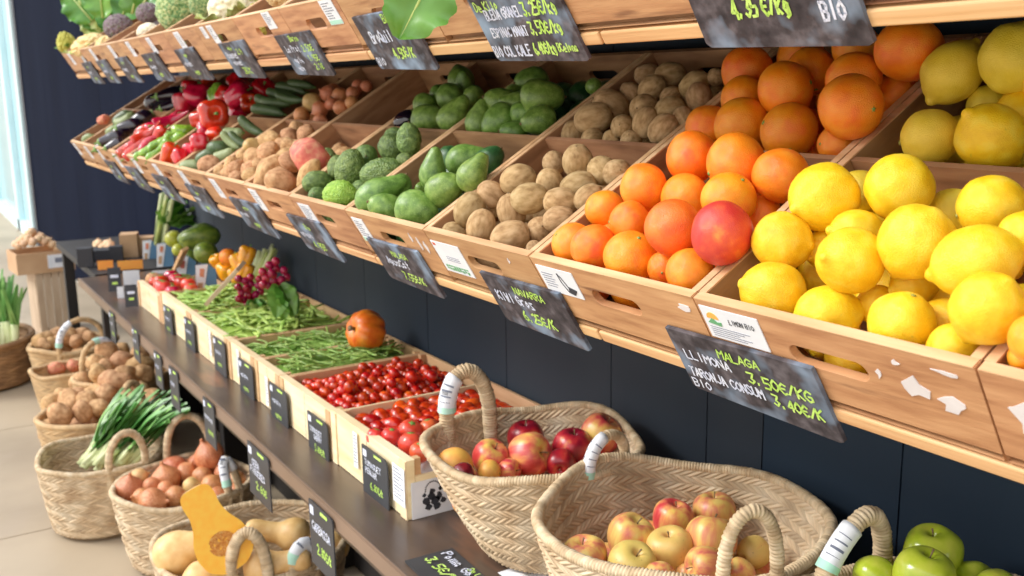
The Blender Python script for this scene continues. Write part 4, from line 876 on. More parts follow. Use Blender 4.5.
def build_counter_baskets():
    pc, zc = (-1.388, .903), SHELF + .001
    basket('straw_basket', 'round straw basket of red and yellow fruit beside the tomato crates', pc, zc, .180, .187, .100, 84, 7, 1500, 150, amp=.0036, rim=.0075, shift=(.055, .0),
           handles=[((447, 426), (490, 419), .098, .004, (.24, .43), .0125, 'free'), ((589, 478), (622, 464), .062, .004, (.20, .46), .0080)], seed=2)
    pile('apple', [(454, 467, 20, D(m='peach', key='orange', label='yellow peach nearest the left handle of the fruit basket')), (463, 475, 13, D(m='plum', key='orange', z=.012, label='dark red plum in front of the yellow peach')), (491, 458, 18, D(m='apple_red', ang=60, tw=.6, label='yellow apple with a red shoulder behind the front rim, beside the peach')),
                   (490, 471, 12, D(m='peach', key='orange', z=-.010, label='small yellow-pink fruit against the front rim of the fruit basket')), (526, 438, 18.5, D(m='apple_deep', ang=95, label='deep red apple at the back of the fruit basket, highest of the middle group')),
                   (531, 455, 22, D(m='apple_red', ang=20, tw=.8, label='pink-red striped apple showing its blossom end, middle of the fruit basket')), (573, 448, 20, D(m='apple_deep', ang=80, label='apple half yellow half dark red, right of the striped apple')),
                   (613, 432, 20, D(m='apple_red', ang=60, label='red nectarine-like apple against the rear rim behind the small handle')), (596, 440, 15, D(m='apple_deep', z=-.01, label='dark red fruit between the half yellow apple and the rear one')), (508, 470, 12, D(m='apple_red', z=-.014, label='pink fruit below the striped apple at the front rim')), (560, 462, 15, D(m='apple_deep', z=-.01, label='dark red apple low at the front, right of the striped apple'))],
         -.642, 'apple', 'fruit basket', 'fruit in the red and yellow fruit basket', pc, .175, 12, .033, zfloor=SHELF)
    ac = (-1.0, .893)
    basket('straw_basket', 'large round braided straw basket of streaked golden apples, in front of the dark wall', ac, zc, .193, .202, .13, 90, 8, 1600, 160, amp=.0036, rim=.0075,
           handles=[((726, 588), (788, 580), .088, .0, None, .0080)], seed=5)
    pile('apple', [(585, 559, 22, D(k=1.08, ang=100, label='golden apple nearest the left rim of the big apple basket')), (629, 539, 22, D(k=1.08, m='apple_gold', ang=70, label='orange-yellow apple standing above the front ones in the big basket')), (632, 566, 23, D(k=1.08, m='apple_russet', ang=75, tw=.7, label='yellow apple with its stem hollow facing up at the front')),
                   (673, 520, 19, D(k=1.08, m='apple_red', ang=80, label='pinkish-red apple at the back of the big basket, left of the pair')), (715, 513, 20, D(k=1.08, m='apple_gold', ang=95, tw=.2, label='tan apple highest at the back of the big basket')), (711, 540, 24, D(k=1.08, m='apple_gold', ang=80, tw=-.2, z=.012, label='large red-striped apple in the middle of the big basket')),
                   (672, 552, 22, D(k=1.08, m='apple_russet', ang=100, tw=.4, label='yellow speckled apple with a brown scar, left of the large striped one')), (705, 569, 20, D(k=1.08, m='apple_gold', ang=170, label='apple with a visible stem at the front right of the big basket')), (754, 552, 15, D(k=1.08, m='apple_russet', z=-.012, label='yellow apple glimpsed through the right handle')),
                   (609, 557, 14, D(k=1.08, z=-.03)), (651, 536, 14, D(k=1.08, z=-.03)), (690, 575, 15, D(k=1.08, z=-.02)), (660, 577, 15, D(k=1.08, z=-.0)), (738, 575, 16, D(k=1.08, z=-.02))],
         -.655, 'golden apple', 'big apple basket', 'apples in the big apple basket', ac, .188, 14, .036, zfloor=SHELF)
    gc = (-.575, .905)
    basket('straw_basket', 'straw basket of large green apples at the right end of the counter', gc, zc, .190, .205, .13, 90, 8, 1100, 120, amp=.0036, rim=.0075,
           handles=[((818, 590), (882, 568), .078, -.0, (.26, .45), .0105, 'free', .5)], seed=9)
    pile('apple', [(937, 551, 28.5, D(ang=95, z=.015, label='green apple highest of the pile against the dark wall')), (925, 574, 29, D(ang=80, z=.01, label='green apple in front of the highest one, cut by the picture bottom')), (874, 576, 20, D(label='green apple beside the handle with the paper sleeve')), (968, 576, 20, D(label='green apple at the rear rim of the basket, right of the highest')), (995, 590, 22)],
         -.585, 'green apple', 'green apple basket', 'green apples', gc, .19, 10, .038, zfloor=SHELF)
    # every green apple takes the green skin
    for o in list(C.objects):
        if o.get('group') == 'green apples':
            me = GREEN.get(o.data.name)
            if me is None: me = o.data.copy(); me.materials.clear(); me.materials.append(M['apple_green']); GREEN[o.data.name] = me
            o.data = me
    # white paper sheet and flat price card between the baskets
    mb = MB(); g = []
    P = np.zeros((14, 10, 3)); a0 = onZ(522, 574, SHELF)
    for i in range(14):
        for j in range(10):
            P[i, j] = (a0[0] + .012 * i - .02, a0[1] - .035 + .012 * j, SHELF + .004 + .022 * max(0, noise.noise(Vector((i * .4, j * .4, 2)))) + .004 * (i > 8))
    o = link('paper_sheet', grid_mesh('paper_sheet', P), 'paper'); tag(o, 'crumpled white paper under the left rim of the big apple basket', 'paper')
    t = thing('price_card', 'black card lying flat on the counter, chalked Poma Golden with a lime price', 'price card', (-1.425, .756, SHELF + .0045), (0, 0, math.radians(-2)))
    MB().poly_prism([(0, 0), (0, -.09), (.16, -.09), (.16, -.012), (.148, 0)][::-1], 0, .003).build('board', 'slate_dark', t, rot=(-PI / 2, 0, 0))
    for (txt, x, y, h, m, wm) in (('Poma Golden', .016, .062, .017, 'chalk_w', .085), ('De Lleida', .090, .075, .010, 'chalk_g', .06), ('3,5€/k', .018, .030, .018, 'chalk_g', .07)):
        o = write(t, txt, x, y, h, m, y=-.0036); o.rotation_euler = (-PI / 2, 0, 0); 
    for o in t.children:
        o.rotation_euler = (-PI / 2, 0, 0)
        o.location = (0, 0, 0) if o.name.startswith('board') else (0, -.092, 0)
GREEN = {}

# ================================================================== tomato and bean crates on the counter
YC = .745; RIM = -.683
def poplar_crate(x0, x1, y1, rim, label, y0=YC, lip=0, end=False):
    w = x1 - x0; h = rim - SHELF - .001
    t = thing('poplar_crate', label, 'crate', (x0, y0, SHELF + .001), (0, 0, 0), 'poplar wood crates on the counter'); d = y1 - y0
    n = 2
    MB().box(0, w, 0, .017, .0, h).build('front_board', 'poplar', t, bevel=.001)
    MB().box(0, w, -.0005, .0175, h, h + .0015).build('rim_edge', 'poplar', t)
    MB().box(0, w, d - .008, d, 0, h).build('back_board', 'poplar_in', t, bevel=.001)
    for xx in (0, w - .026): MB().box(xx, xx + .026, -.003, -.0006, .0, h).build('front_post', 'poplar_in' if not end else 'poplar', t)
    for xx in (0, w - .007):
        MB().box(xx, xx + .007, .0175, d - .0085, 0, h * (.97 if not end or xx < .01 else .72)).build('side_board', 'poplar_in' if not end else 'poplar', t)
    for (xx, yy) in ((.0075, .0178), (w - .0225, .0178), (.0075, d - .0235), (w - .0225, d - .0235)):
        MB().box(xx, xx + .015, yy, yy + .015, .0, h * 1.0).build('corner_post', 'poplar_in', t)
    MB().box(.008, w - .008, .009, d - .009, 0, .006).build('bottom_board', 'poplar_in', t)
    MB().box(w * .5, w * .5 + .0006, -.0006, .0, .0, h).build('joint', 'ink', t)
    return t
def black_tag(px, py, y, w, h, label, lines, zt=None, group='black price tags', tiltx=0, rz=0, paper=False, z=None):
    P = onY(px, py, y)
    t = thing('price_tag', label, 'price tag', P, (tiltx, 0, rz), group)
    r = .012
    pts = [(0, 0), (0, -h), (w, -h), (w, -r)] + [(w - r + r * math.cos(a), -r + r * math.sin(a)) for a in (0, PI / 4, PI / 2)]
    MB().poly_prism(pts, -.0015, .0015).build('board', 'slate_dark', t)
    MB().box(w * .50, w * .78, -.0022, -.001, -h * .09, -h * .045).build('clip', 'chalk_g', t)
    MB().box(w * .06, w * .20, -.0022, -.001, -h * .20, -h * .07).build('logo', 'chalk_w', t)
    for (txt, fx, fz, fh, m, wm) in lines: write(t, txt, fx * w, -fz * h, fh * h, m, y=-.0021, wmax=wm * w)
    return t
def scatter_beans(x0, x1, y0, y1, z, n, L, m, label, group, ang=0, spread=.7, mound=.02, fat=1., nm='green_bean'):
    for i in range(n):
        x = random.uniform(x0 + L * .5, x1 - L * .5); y = random.uniform(y0 + L * .7, y1 - L * .7)
        fx = 1 - abs(2 * (x - x0) / (x1 - x0) - 1) ** 2; fy = 1 - abs(2 * (y - y0) / (y1 - y0) - 1) ** 2
        zz = z + mound * fx * fy + random.uniform(-.008, .010)
        put('green_bean', (x, y, zz), L, (random.uniform(-.3, .3), random.uniform(-.22, .22), ang + random.gauss(0, spread)), label, group, m, (1, fat, min(fat, 1.3))).name = nm
def fill_surface(name, x0, x1, y0, y1, z, mound, m, label, cat, amp=.006):
    n, k = 30, 34; P = np.zeros((n, k, 3))
    for i in range(n):
        for j in range(k):
            a, b = i / (n - 1), j / (k - 1); x, y = x0 + (x1 - x0) * a, y0 + (y1 - y0) * b
            P[i, j] = (x, y, z + mound * (1 - abs(2 * a - 1) ** 2) * (1 - abs(2 * b - 1) ** 2) + amp * noise.noise(Vector((x * 60, y * 60, 0))))
    o = link(name, grid_mesh(name, P), m); tag(o, label, cat, None, 'stuff'); return o
def build_counter_crates():
    poplar_crate(-1.935, -1.575, 1.135, -.678, 'pale poplar crate nearest the straw baskets, holding plum and round tomatoes', end=True)
    poplar_crate(-2.262, -1.940, 1.135, RIM, 'poplar crate of cherry tomatoes')
    poplar_crate(-2.455, -2.266, 1.135, RIM, 'poplar crate of fine green beans beside the cherry tomatoes')
    poplar_crate(-2.690, -2.459, 1.135, RIM, 'narrow poplar crate of thin beans under the pumpkin side')
    poplar_crate(-3.100, -2.694, 1.135, RIM, 'poplar crate of flat light green beans, nearer half')
    poplar_crate(-3.480, -3.104, 1.135, RIM, 'poplar crate of flat light green beans, farther half')
    poplar_crate(-3.830, -3.490, 1.0, -.70, 'low poplar crate of red tomatoes at the far end of the bean crates')
    # printed drawing on the end of the nearest crate
    t = thing('printed_panel', 'white crate end panel printed with a black bunch of fruit and leaves', 'panel', (-1.5735, .752, SHELF + .001), (0, 0, 0))
    MB().box(0, .002, 0, .24, .0, .072).build('board', 'paper', t)
    mb = MB()
    rr = random.Random(4)
    def disc(cy, cz, r, n=9): 
        b = len(mb.V); mb.V += [(.0026, cy + r * (1 + .25 * rr.uniform(-1, 1)) * math.cos(2 * PI * k / n), cz + r * (1 + .25 * rr.uniform(-1, 1)) * math.sin(2 * PI * k / n)) for k in range(n)]; mb.F.append([b + k for k in range(n)])
    for (cy, cz, r) in ((.030, .030, .008), (.040, .038, .008), (.048, .028, .009), (.034, .018, .007), (.057, .036, .007), (.052, .016, .008), (.026, .043, .004), (.065, .026, .006), (.060, .050, .004), (.042, .048, .006)): disc(cy, cz, r)
    for k in range(14):
        a = PI * k / 13; disc(.044 + .016 * math.cos(a), .050 + .017 * math.sin(a), .0018, 6)
    mb.build('print', 'ink_dark', t)
    # paper liner + round tomatoes, plum tomatoes
    P = np.zeros((26, 20, 3))
    for i in range(26):
        for j in range(20): P[i, j] = (-1.76 + .17 * i / 25, .758 + .20 * j / 19, -.722 + .012 * math.sin(i * .9) * math.sin(j * .9))
    o = link('paper_liner', grid_mesh('paper_liner', P), 'paper'); tag(o, 'white moulded paper liner under the round tomatoes', 'liner')
    ts = [(410, 431, 12), (411, 444, 13), (391, 437, 10), (429, 428, 10), (420, 452, 11), (375, 437, 9), (436, 440, 10)]
    its = []
    for k, (px, py, r) in enumerate(ts):
        P = onZ(px, py, -.685); R = r * depth(P) / F; its.append(P)
        put('tomato', P, R, (random.uniform(-.4, .4), random.uniform(-.4, .4), random.uniform(0, 6)), f"round orange-red tomato on the white liner, {ORD[k]} counting outward from the middle pair", 'round tomatoes on the white liner')
    lab = 'plum tomato in the nearest poplar crate, behind the round tomatoes'
    n = 0
    for a in range(11):
        for b in range(12):
            x = -1.925 + .031 * a + (.015 if b % 2 else 0) + random.uniform(-.004, .004); y = .782 + .029 * b + random.uniform(-.004, .004)
            if x > -1.595 or (x > -1.76 and y < .95) or y > 1.11: continue
            put('plum_tomato', (x, y, -.716 + .016 * math.sin((y - .75) / .38 * PI) + random.uniform(-.006, .008)), random.uniform(.0155, .0185), (PI / 2 + random.uniform(-.5, .5), random.uniform(-.5, .5), random.uniform(0, 6)), lab, 'plum tomatoes', 'tomato' if random.random() > .08 else 'red_orange_pepper'); n += 1
    fill_surface('plum_tomatoes', -1.925, -1.585, .765, 1.124, -.735, .01, 'tomato', 'red plum tomatoes filling the bottom of the nearest poplar crate', 'tomatoes')
    lab = 'small cherry tomato in the poplar crate between the beans and the plum tomatoes'
    for a in range(13):
        for b in range(15):
            x = -2.246 + .0242 * a + (.012 if b % 2 else 0) + random.uniform(-.003, .003); y = .780 + .0245 * b + random.uniform(-.003, .003)
            if x > -1.955 or y > 1.118: continue
            fx = math.sin((x + 2.262) / .322 * PI); fy = math.sin((y - .745) / .39 * PI)
            put('cherry_tomato', (x, y, -.713 + .030 * fx * fy + random.uniform(-.006, .008)), random.uniform(.0115, .0148), (random.uniform(0, 6), random.uniform(0, 6), 0), lab, 'cherry tomatoes', 'tomato' if random.random() > .1 else 'red_orange_pepper')
    for k in range(26):
        put('cherry_tomato', (random.uniform(-2.19, -2.0), random.uniform(.82, 1.04), -.674 + random.uniform(-.006, .012)), random.uniform(.0115, .0145), (random.uniform(0, 6), random.uniform(0, 6), 0), lab, 'cherry tomatoes')
    fill_surface('cherry_tomatoes', -2.252, -1.95, .765, 1.124, -.728, .018, 'tomato', 'cherry tomatoes filling the lower part of their crate', 'tomatoes')
    for (x0, x1, n, L, m, lab, g, fat, z) in ((-2.452, -2.27, 100, .042, 'bean', 'thin green bean in the crate beside the cherry tomatoes', 'green beans beside the cherry tomatoes', 1.5, -.700),
                                          (-2.686, -2.463, 90, .045, 'bean', 'thin green bean in the narrow crate behind the first beans', 'thin beans in the narrow crate', 1.3, -.708),
                                          (-3.096, -2.698, 120, .060, 'bean_flat', 'flat light green bean in the nearer flat bean crate', 'flat beans, nearer crate', 2.2, -.698),
                                          (-3.476, -3.108, 90, .060, 'bean_flat', 'flat light green bean in the farther flat bean crate', 'flat beans, farther crate', 2.2, -.698)):
        scatter_beans(x0, x1, YC + .01, 1.125, z, n, L, m, lab, g, ang=.5, spread=.8, mound=.022, fat=fat, nm='flat_bean' if fat > 2 else 'green_bean')
        fill_surface('green_beans', x0 + .005, x1 - .005, YC + .011, 1.123, z - .012, .018, m, lab.replace('bean in', 'beans filling').replace('thin green', 'thin green packed').replace('flat light', 'flat packed light'), 'beans', .012)
    for k in range(12):
        put('tomato', (-3.80 + .055 * (k % 6) + random.uniform(-.01, .01), .79 + .07 * (k // 6) + random.uniform(-.01, .01), -.705 + random.uniform(0, .02)), .028, (0, 0, random.uniform(0, 6)), 'red tomato in the low far poplar crate', 'tomatoes in the far crate', random.choice(['tomato', 'red_pepper', 'tomato_round', 'tomato', 'potato']))
    # pumpkin
    P = onY(365.5, 331, 1.03); R = 21 * depth(P) / F
    pk = revolve('pumpkin', [(0, -.80), (.4, -.82), (.85, -.55), (1, 0), (.86, .5), (.5, .76), (.2, .72), (0, .62)], 64, .04, 1, 9, .10, seed=3)
    o = link('pumpkin', pk, 'pumpkin', None, P, rot_to(img_dir(165, .9)), R); tag(o, 'small ribbed orange pumpkin sitting on the bean crates against the wall', 'pumpkin')
    link('stem', stalk(.34, .13, .1), 'stem', o, (0, 0, .62))
    # upright tags on the crate fronts
    yt = YC - .010; W_, G_ = 'chalk_w', 'chalk_g'
    T = [(163.5, 304, .11, 'tag fixed to the far flat bean crate, second from the tomatoes end'), (184, 316, .12, 'tag on the front of the farther flat bean crate'), (213, 335, .125, 'tag with a white word on the nearer flat bean crate'),
         (238.5, 357, .125, 'tag on the narrow thin bean crate'), (269.5, 381, .125, 'tag on the fine green bean crate nearest the cherry tomatoes')]
    for i, (px, py, w, lab) in enumerate(T):
        black_tag(px, py, yt, .105 + .004 * i, .10, 'black ' + lab, [('~u~n~', .16, .45, .14, W_, .6), ('~e~n', .3, .78, .13, G_, .5)])
    black_tag(307.5, 410, yt, .118, .102, 'black tag lettered TOMAQUET CHERRY with a lime price', [('TOMAQUET', .12, .40, .11, W_, .6), ('CHERRY', .3, .54, .10, W_, .4), ('5.80€/k', .34, .80, .14, G_, .5)])
    black_tag(362, 443.5, yt, .118, .102, 'black tag lettered TOMAQUET PENJAR with a lime price, nearest the straw baskets', [('TOMAQUET', .12, .36, .11, W_, .64), ('PENJAR', .14, .52, .11, W_, .46), ('6.80€/k', .32, .80, .14, G_, .5)])
    for (px, py, w) in ((352.5, 431, .02), (236, 349, .02), (208, 330, .02), (264.5, 376, .02), (392, 462, .05), (0, 0, 0)):
        if w: 
            P = onY(px, py, yt + .0045); MBl = MB().box(0, w, 0, .0008, -.075, 0); o = MBl.build('paper_label', 'paper', None, loc=P); tag(o, {352.5: 'white printed strip beside the TOMAQUET PENJAR tag', 236: 'white strip beside the tag of the thin bean crate', 208: 'white strip beside the tag of the nearer flat bean crate', 264.5: 'white strip beside the fine green bean tag', 392: 'white printed sheet at the corner of the nearest poplar crate'}[px], 'label')
            mb = MB()
            for q in range(9): mb.box(w * .1, w * (.6 + .3 * ((q * 7) % 3) / 2), -.0006, -.0001, -.008 - .007 * q, -.006 - .007 * q)
            mb.build('print', 'ink', o)
    # tags hanging under the counter edge
    ye = .636
    L_ = [(247.5, 440, .150, .125, 'black tag hanging from the counter edge over the onions, white words and a lime price', [('CEBA', .2, .38, .12, W_, .6), ('FIGUERES', .1, .55, .12, W_, .7), ('2.60€', .35, .80, .14, G_, .5)]),
          (309, 498, .125, .135, 'black tag hanging from the counter edge over the butternut squash, price 2.80€', [('CARBASSA', .12, .42, .13, W_, .76), ('2.80€/k', .3, .76, .15, G_, .6)]),
          (203, 396, .10, .12, 'black tag hanging from the counter edge behind the spring onions', [('~n~u~e', .1, .44, .12, W_, .8), ('~e~n', .35, .75, .13, G_, .5)]),
          (169, 365, .10, .12, 'black tag on the counter edge above the potato basket', [('~u~e', .1, .44, .12, W_, .8), ('~e~n', .35, .75, .13, G_, .5)]),
          (154, 350, .09, .11, 'black tag on the counter edge, fifth from the squash', [('~u~e', .1, .44, .12, W_, .8), ('~e~n', .35, .75, .13, G_, .5)]),
          (132, 326, .09, .11, 'black tag on the counter edge, sixth from the squash', [('~u~e', .1, .44, .12, W_, .8), ('~e~n', .35, .75, .13, G_, .5)]),
          (109, 310, .09, .11, 'black tag on the counter edge near the slatted crate', [('~u~e', .1, .44, .12, W_, .8), ('~e~n', .35, .75, .13, G_, .5)])]
    for (px, py, w, h, lab, ln) in L_: black_tag(px, py, ye, w, h, lab, ln)

# ================================================================== floor baskets
def build_floor():
    zb = FLOOR + .001
    # spring onion basket
    lc = (-3.45, .50)
    basket('straw_basket', 'straw basket of spring onions standing on the tiled floor', lc, zb, .245, .198, .155, 52, 7, 720, 120, amp=.0045, rim=.009, seed=3,
           handles=[((112, 478), (150, 462), .115, .0, None, .011)])
    lz = zb + .21
    for b, (px, py, tx, ty, n, lab) in enumerate(((86, 463, 128, 398, 22, 'spring onion bunch nearest the basket rim, yellow tie at its tips'), (100, 465, 150, 394, 22, 'middle spring onion bunch with broad green leaves'), (122, 462, 178, 410, 22, 'spring onion bunch fanning toward the counter'), (108, 460, 165, 400, 20, 'spring onion bunch behind the middle one'))):
        A = onZ(px, py, lz); Bv = onY(tx, ty - 6, A[1] + .16 + .04 * (b % 2))
        t = thing('spring_onion_bunch', lab, 'spring onions', A, (0, 0, 0), 'spring onion bunches')
        rr = random.Random(b)
        for k in range(n):
            off = np.array([rr.uniform(-.03, .03), rr.uniform(-.02, .03), rr.uniform(-.01, .015)]); tip = (Bv - A) * rr.uniform(.75, 1.08) + np.array([rr.uniform(-.07, .07), rr.uniform(-.04, .04), rr.uniform(-.03, .02)])
            sh = off + (tip - off) * .28
            mb = MB().tube([off, (off + sh) / 2, sh], [.012, .008, .007], 7); mb.build('shaft', 'leek_white', t, smooth=True)
            dirv = (tip - sh) / np.linalg.norm(tip - sh); side = np.cross(dirv, [0, -.5, .8]); side /= np.linalg.norm(side); nn = np.cross(side, dirv)
            bow = rr.uniform(-.6, 1.2); m_ = 9; Pg = np.zeros((m_, 5, 3)); wv = rr.uniform(.012, .020)
            for i in range(m_):
                f = i / (m_ - 1); w = wv * (1 - .55 * f ** 4) * (.7 + .3 * min(1, f * 4)); cpt = sh + (tip - sh) * f + nn * .018 * math.sin(PI * f * .9) * bow + np.array([0, 0, -.015 * f ** 3])
                for j in range(5): q = (j - 2) / 2; Pg[i, j] = cpt + side * w * q + nn * .006 * abs(q)
            link('leaf_blade', grid_mesh('leaf_blade', Pg), 'leek_green', t)
    # onion basket
    oc = (-3.03, .672)
    basket('straw_basket', 'straw basket heaped with copper-skinned onions, below the counter edge', oc, zb, .25, .208, .16, 54, 7, 720, 120, amp=.0045, rim=.009, seed=6,
           handles=[((165, 458), (206, 462), .15, .0, None, .011), ((228, 495), (252, 492), .10, -.03, (.28, .62), .011)])
    pile('onion', [(129, 488, 14, D(ang=80)), (155, 503, 15, D(ang=10)), (169, 476, 14, D(ang=100)), (191, 458, 14), (222, 451, 14.5, D(ang=110, z=.01)), (205, 463, 11), (141, 498, 10), (184, 471, 10), (204, 473, 10), (175, 497, 11), (151, 486, 9), (233, 441, 10), (244, 449, 10), (226, 474, 12), (242, 492, 9), (235, 482, 11),
                   (192, 486, 9, D(m='onion_pale', label='pale onion neck tuft in the middle of the onion basket')), (131, 475, 9, D(m='onion_pale', label='yellowish onion at the rim of the onion basket near the spring onions')), (165, 490, 9), (213, 484, 11), (199, 497, 11), (216, 497, 10)],
         zb + .238, 'copper onion', 'onion basket', 'onions in the onion basket', oc, .195, 10, .035, zfloor=zb)
    # squash basket
    sq = (-2.40, .69)
    basket('straw_basket', 'straw basket of butternut squash with a cut half, under the counter', sq, zb, .30, .24, .18, 58, 8, 760, 120, amp=.0045, rim=.009, seed=8, handles=[((232, 585), (272, 590), .13, .0, None, .013), ((292, 575), (318, 566), .07, .0, (.35, .75), .012)])
    def squash(px, py, z, R, ang, tw, lab, sc=(1, 1, 1)):
        P = onZ(px, py, z); put('butternut_squash', P, R, rot_to(img_dir(ang, tw)), lab, 'whole butternut squashes', None, sc)
    squash(178, 552, -1.13, .055, 22, 0, 'butternut squash lying behind the cut half, bulb toward the aisle')
    squash(293, 535, -1.11, .045, 170, .1, 'butternut squash at the back of the basket, neck behind the cut half', (1, 1, .9))
    squash(262, 567, -1.13, .047, 12, -.1, 'butternut squash at the front, bulb beside the basket handle', (1, 1, .85))
    squash(205, 582, -1.16, .05, -10, 0, 'lowest butternut squash at the front rim')
    squash(330, 545, -1.18, .047, 200, 0, 'butternut squash under the hanging price tag')
    # cut half facing the viewer
    A = onZ(215, 530, -1.01)
    prof = [(0, -1.05), (.42, -1.02), (.86, -.7), (1, -.1), (.9, .4), (.66, .85), (.56, 1.3), (.60, 1.75), (.55, 2.05), (.38, 2.2), (0, 2.22)]
    pr = np.array(prof); tt = np.linspace(0, len(pr) - 1, 50); rr_ = np.interp(tt, range(len(pr)), pr[:, 0]); zz = np.interp(tt, range(len(pr)), pr[:, 1])
    for _ in range(2): rr_[1:-1] = (rr_[:-2] + 2 * rr_[1:-1] + rr_[2:]) / 4; zz[1:-1] = (zz[:-2] + 2 * zz[1:-1] + zz[2:]) / 4
    zz = zz - .55
    ln = img_dir(117, .1); ln /= np.linalg.norm(ln); nrm = -A / np.linalg.norm(A); nrm = nrm - ln * (nrm @ ln); nrm /= np.linalg.norm(nrm); sd = np.cross(nrm, ln)
    mtx = Matrix(((sd[0], nrm[0], ln[0]), (sd[1], nrm[1], ln[1]), (sd[2], nrm[2], ln[2])))
    rot = mtx.to_euler(); Rr = 28.5 * depth(A) / F
    t = thing('butternut_half', 'cut butternut squash half showing bright orange flesh and its seed hollow', 'squash', A, rot)
    t.scale = (Rr,) * 3
    k = 16; P = np.zeros((50, k + 1, 3))
    for i in range(50):
        for j in range(k + 1): a = PI * j / k; P[i, j] = (rr_[i] * math.cos(a), -rr_[i] * math.sin(a) * .9, zz[i])
    link('rind', grid_mesh('rind', P), 'butternut', t)
    V = [(rr_[i], 0, zz[i]) for i in range(50)] + [(-rr_[i], 0, zz[i]) for i in reversed(range(50))]
    o = link('flesh', mesh('flesh', V, [list(range(100))], False), 'butternut_flesh', t)
    V = [(0, 0.02, -.55)]; Fc = []
    rings = 5; sg = 28
    for r_ in range(1, rings + 1):
        for a in range(sg):
            q = .48 * r_ / rings; V.append((q * math.cos(2 * PI * a / sg), .012 + .05 * noise.noise(Vector((q * 6 * math.cos(a), q * 6 * math.sin(a), r_))), -.55 + q * .9 * math.sin(2 * PI * a / sg)))
    for a in range(sg): Fc.append([0, 1 + a, 1 + (a + 1) % sg])
    for r_ in range(rings - 1):
        for a in range(sg): b0 = 1 + r_ * sg; Fc.append([b0 + a, b0 + sg + a, b0 + sg + (a + 1) % sg, b0 + (a + 1) % sg])
    link('seed_hollow', mesh('seed_hollow', V, Fc), 'seed_hollow', t)
    # basket with dark purple leaves, cut by the frame
    bc = (-1.80, .66)
    basket('straw_basket', 'straw basket with dark purple greens at the picture bottom under the counter', bc, zb, .34, .19, .15, 44, 8, 500, 90, rim=.009, seed=12)
    for k in range(9):
        a = k * 2.4; r_ = .03 + .012 * k
        me = leaf_mesh(.11, .07, .4, .25, k); o = link('purple_beet_leaf', me, 'beet_leaf', None, (bc[0] + r_ * math.cos(a), bc[1] + r_ * math.sin(a), zb + .30), (random.uniform(-.8, .8), random.uniform(-.6, .6), a)); tag(o, 'dark purple leaf in the basket at the picture bottom', 'leaf', 'purple leaves')
    # potato baskets further back
    c1 = onZ(94, 411, zb + .25); p1 = (float(c1[0]), float(c1[1]))
    basket('straw_basket', 'straw basket of tan potatoes behind the spring onions', p1, zb, .25, .20, .15, 40, 7, 360, 80, amp=.005, mt='straw_far', rim=.01, seed=4, handles=[((105, 415), (140, 412), .13, 0, None, .012)])
    pile('potato', [(60, 415, 11), (75, 401, 11), (82, 411, 9), (51, 403, 9), (90, 399, 10), (66, 396, 9), (98, 408, 9), (120, 388, 13, D(m='potato')), (150, 384, 9), (136, 378, 9), (92, 381, 14, D(ang=30)), (74, 384, 8), (108, 393, 10), (128, 400, 9), (143, 395, 9), (160, 396, 9)],
         zb + .26, 'tan potato', 'nearest potato basket', 'potatoes behind the spring onions', p1, .24, 6, .04, zfloor=zb)
    c2 = onZ(122, 374, zb + .27); p2 = (float(c2[0]), float(c2[1]))
    basket('straw_basket', 'straw basket heaped with knobbly potatoes beside the counter', p2, zb, .27, .19, .15, 40, 7, 320, 70, amp=.005, mt='straw_far', rim=.01, seed=5, handles=[((86, 372), (118, 360), .12, 0, (.45, .75), .011)])
    pile('potato', [(121, 364, 12), (139, 366, 11), (109, 353, 11), (128, 376, 10), (105, 368, 9), (97, 362, 8), (140, 354, 8), (118, 350, 8), (98, 374, 9), (149, 376, 9)],
         zb + .32, 'knobbly potato', 'heaped potato basket', 'knobbly potatoes', p2, .24, 6, .04, zfloor=zb)
    c3 = onZ(66, 369, zb + .20); p3 = (float(c3[0]), float(c3[1]))
    basket('straw_basket', 'straw basket nearly empty but for two red potatoes', p3, zb, .20, .14, .105, 36, 6, 320, 60, amp=.004, mt='straw_far', rim=.010, seed=7)
    pile('potato', [(47, 364, 6.5, D(m='potato_pink', label='red potato at the aisle side of the nearly empty basket')), (79, 361, 6.5, D(m='potato_pink', label='red potato at the counter side of the nearly empty basket'))], zb + .185, 'red potato', 'nearly empty basket', 'red potatoes', p3, .12, 0, .03, zfloor=zb)
    c4 = onZ(73, 343, zb + .22); p4 = (float(c4[0]), float(c4[1]))
    basket('straw_basket', 'straw basket of small bulbs with a tall handle carrying a white sleeve', p4, zb, .22, .20, .16, 36, 6, 320, 60, amp=.005, mt='straw_far', rim=.012, seed=11, handles=[((64, 350), (96, 345), .15, 0, (.18, .42), .012)])
    pile('potato', [(40, 341, 7), (48, 338, 7), (55, 336, 8), (64, 339, 7), (72, 335, 7), (80, 334, 7), (52, 343, 6), (45, 345, 6), (90, 337, 6), (76, 341, 6)], zb + .235, 'small bulb', 'tall-handled basket', 'bulbs in the tall-handled basket', p4, .19, 4, .04, zfloor=zb)
    hc = (-5.56, .27)
    basket('wicker_hamper', 'big brown wicker hamper of leeks at the picture edge on the floor', hc, zb, .23, .27, .25, 30, 5, 320, 80, amp=.006, mt='wicker_brown', rim=.014, seed=15)
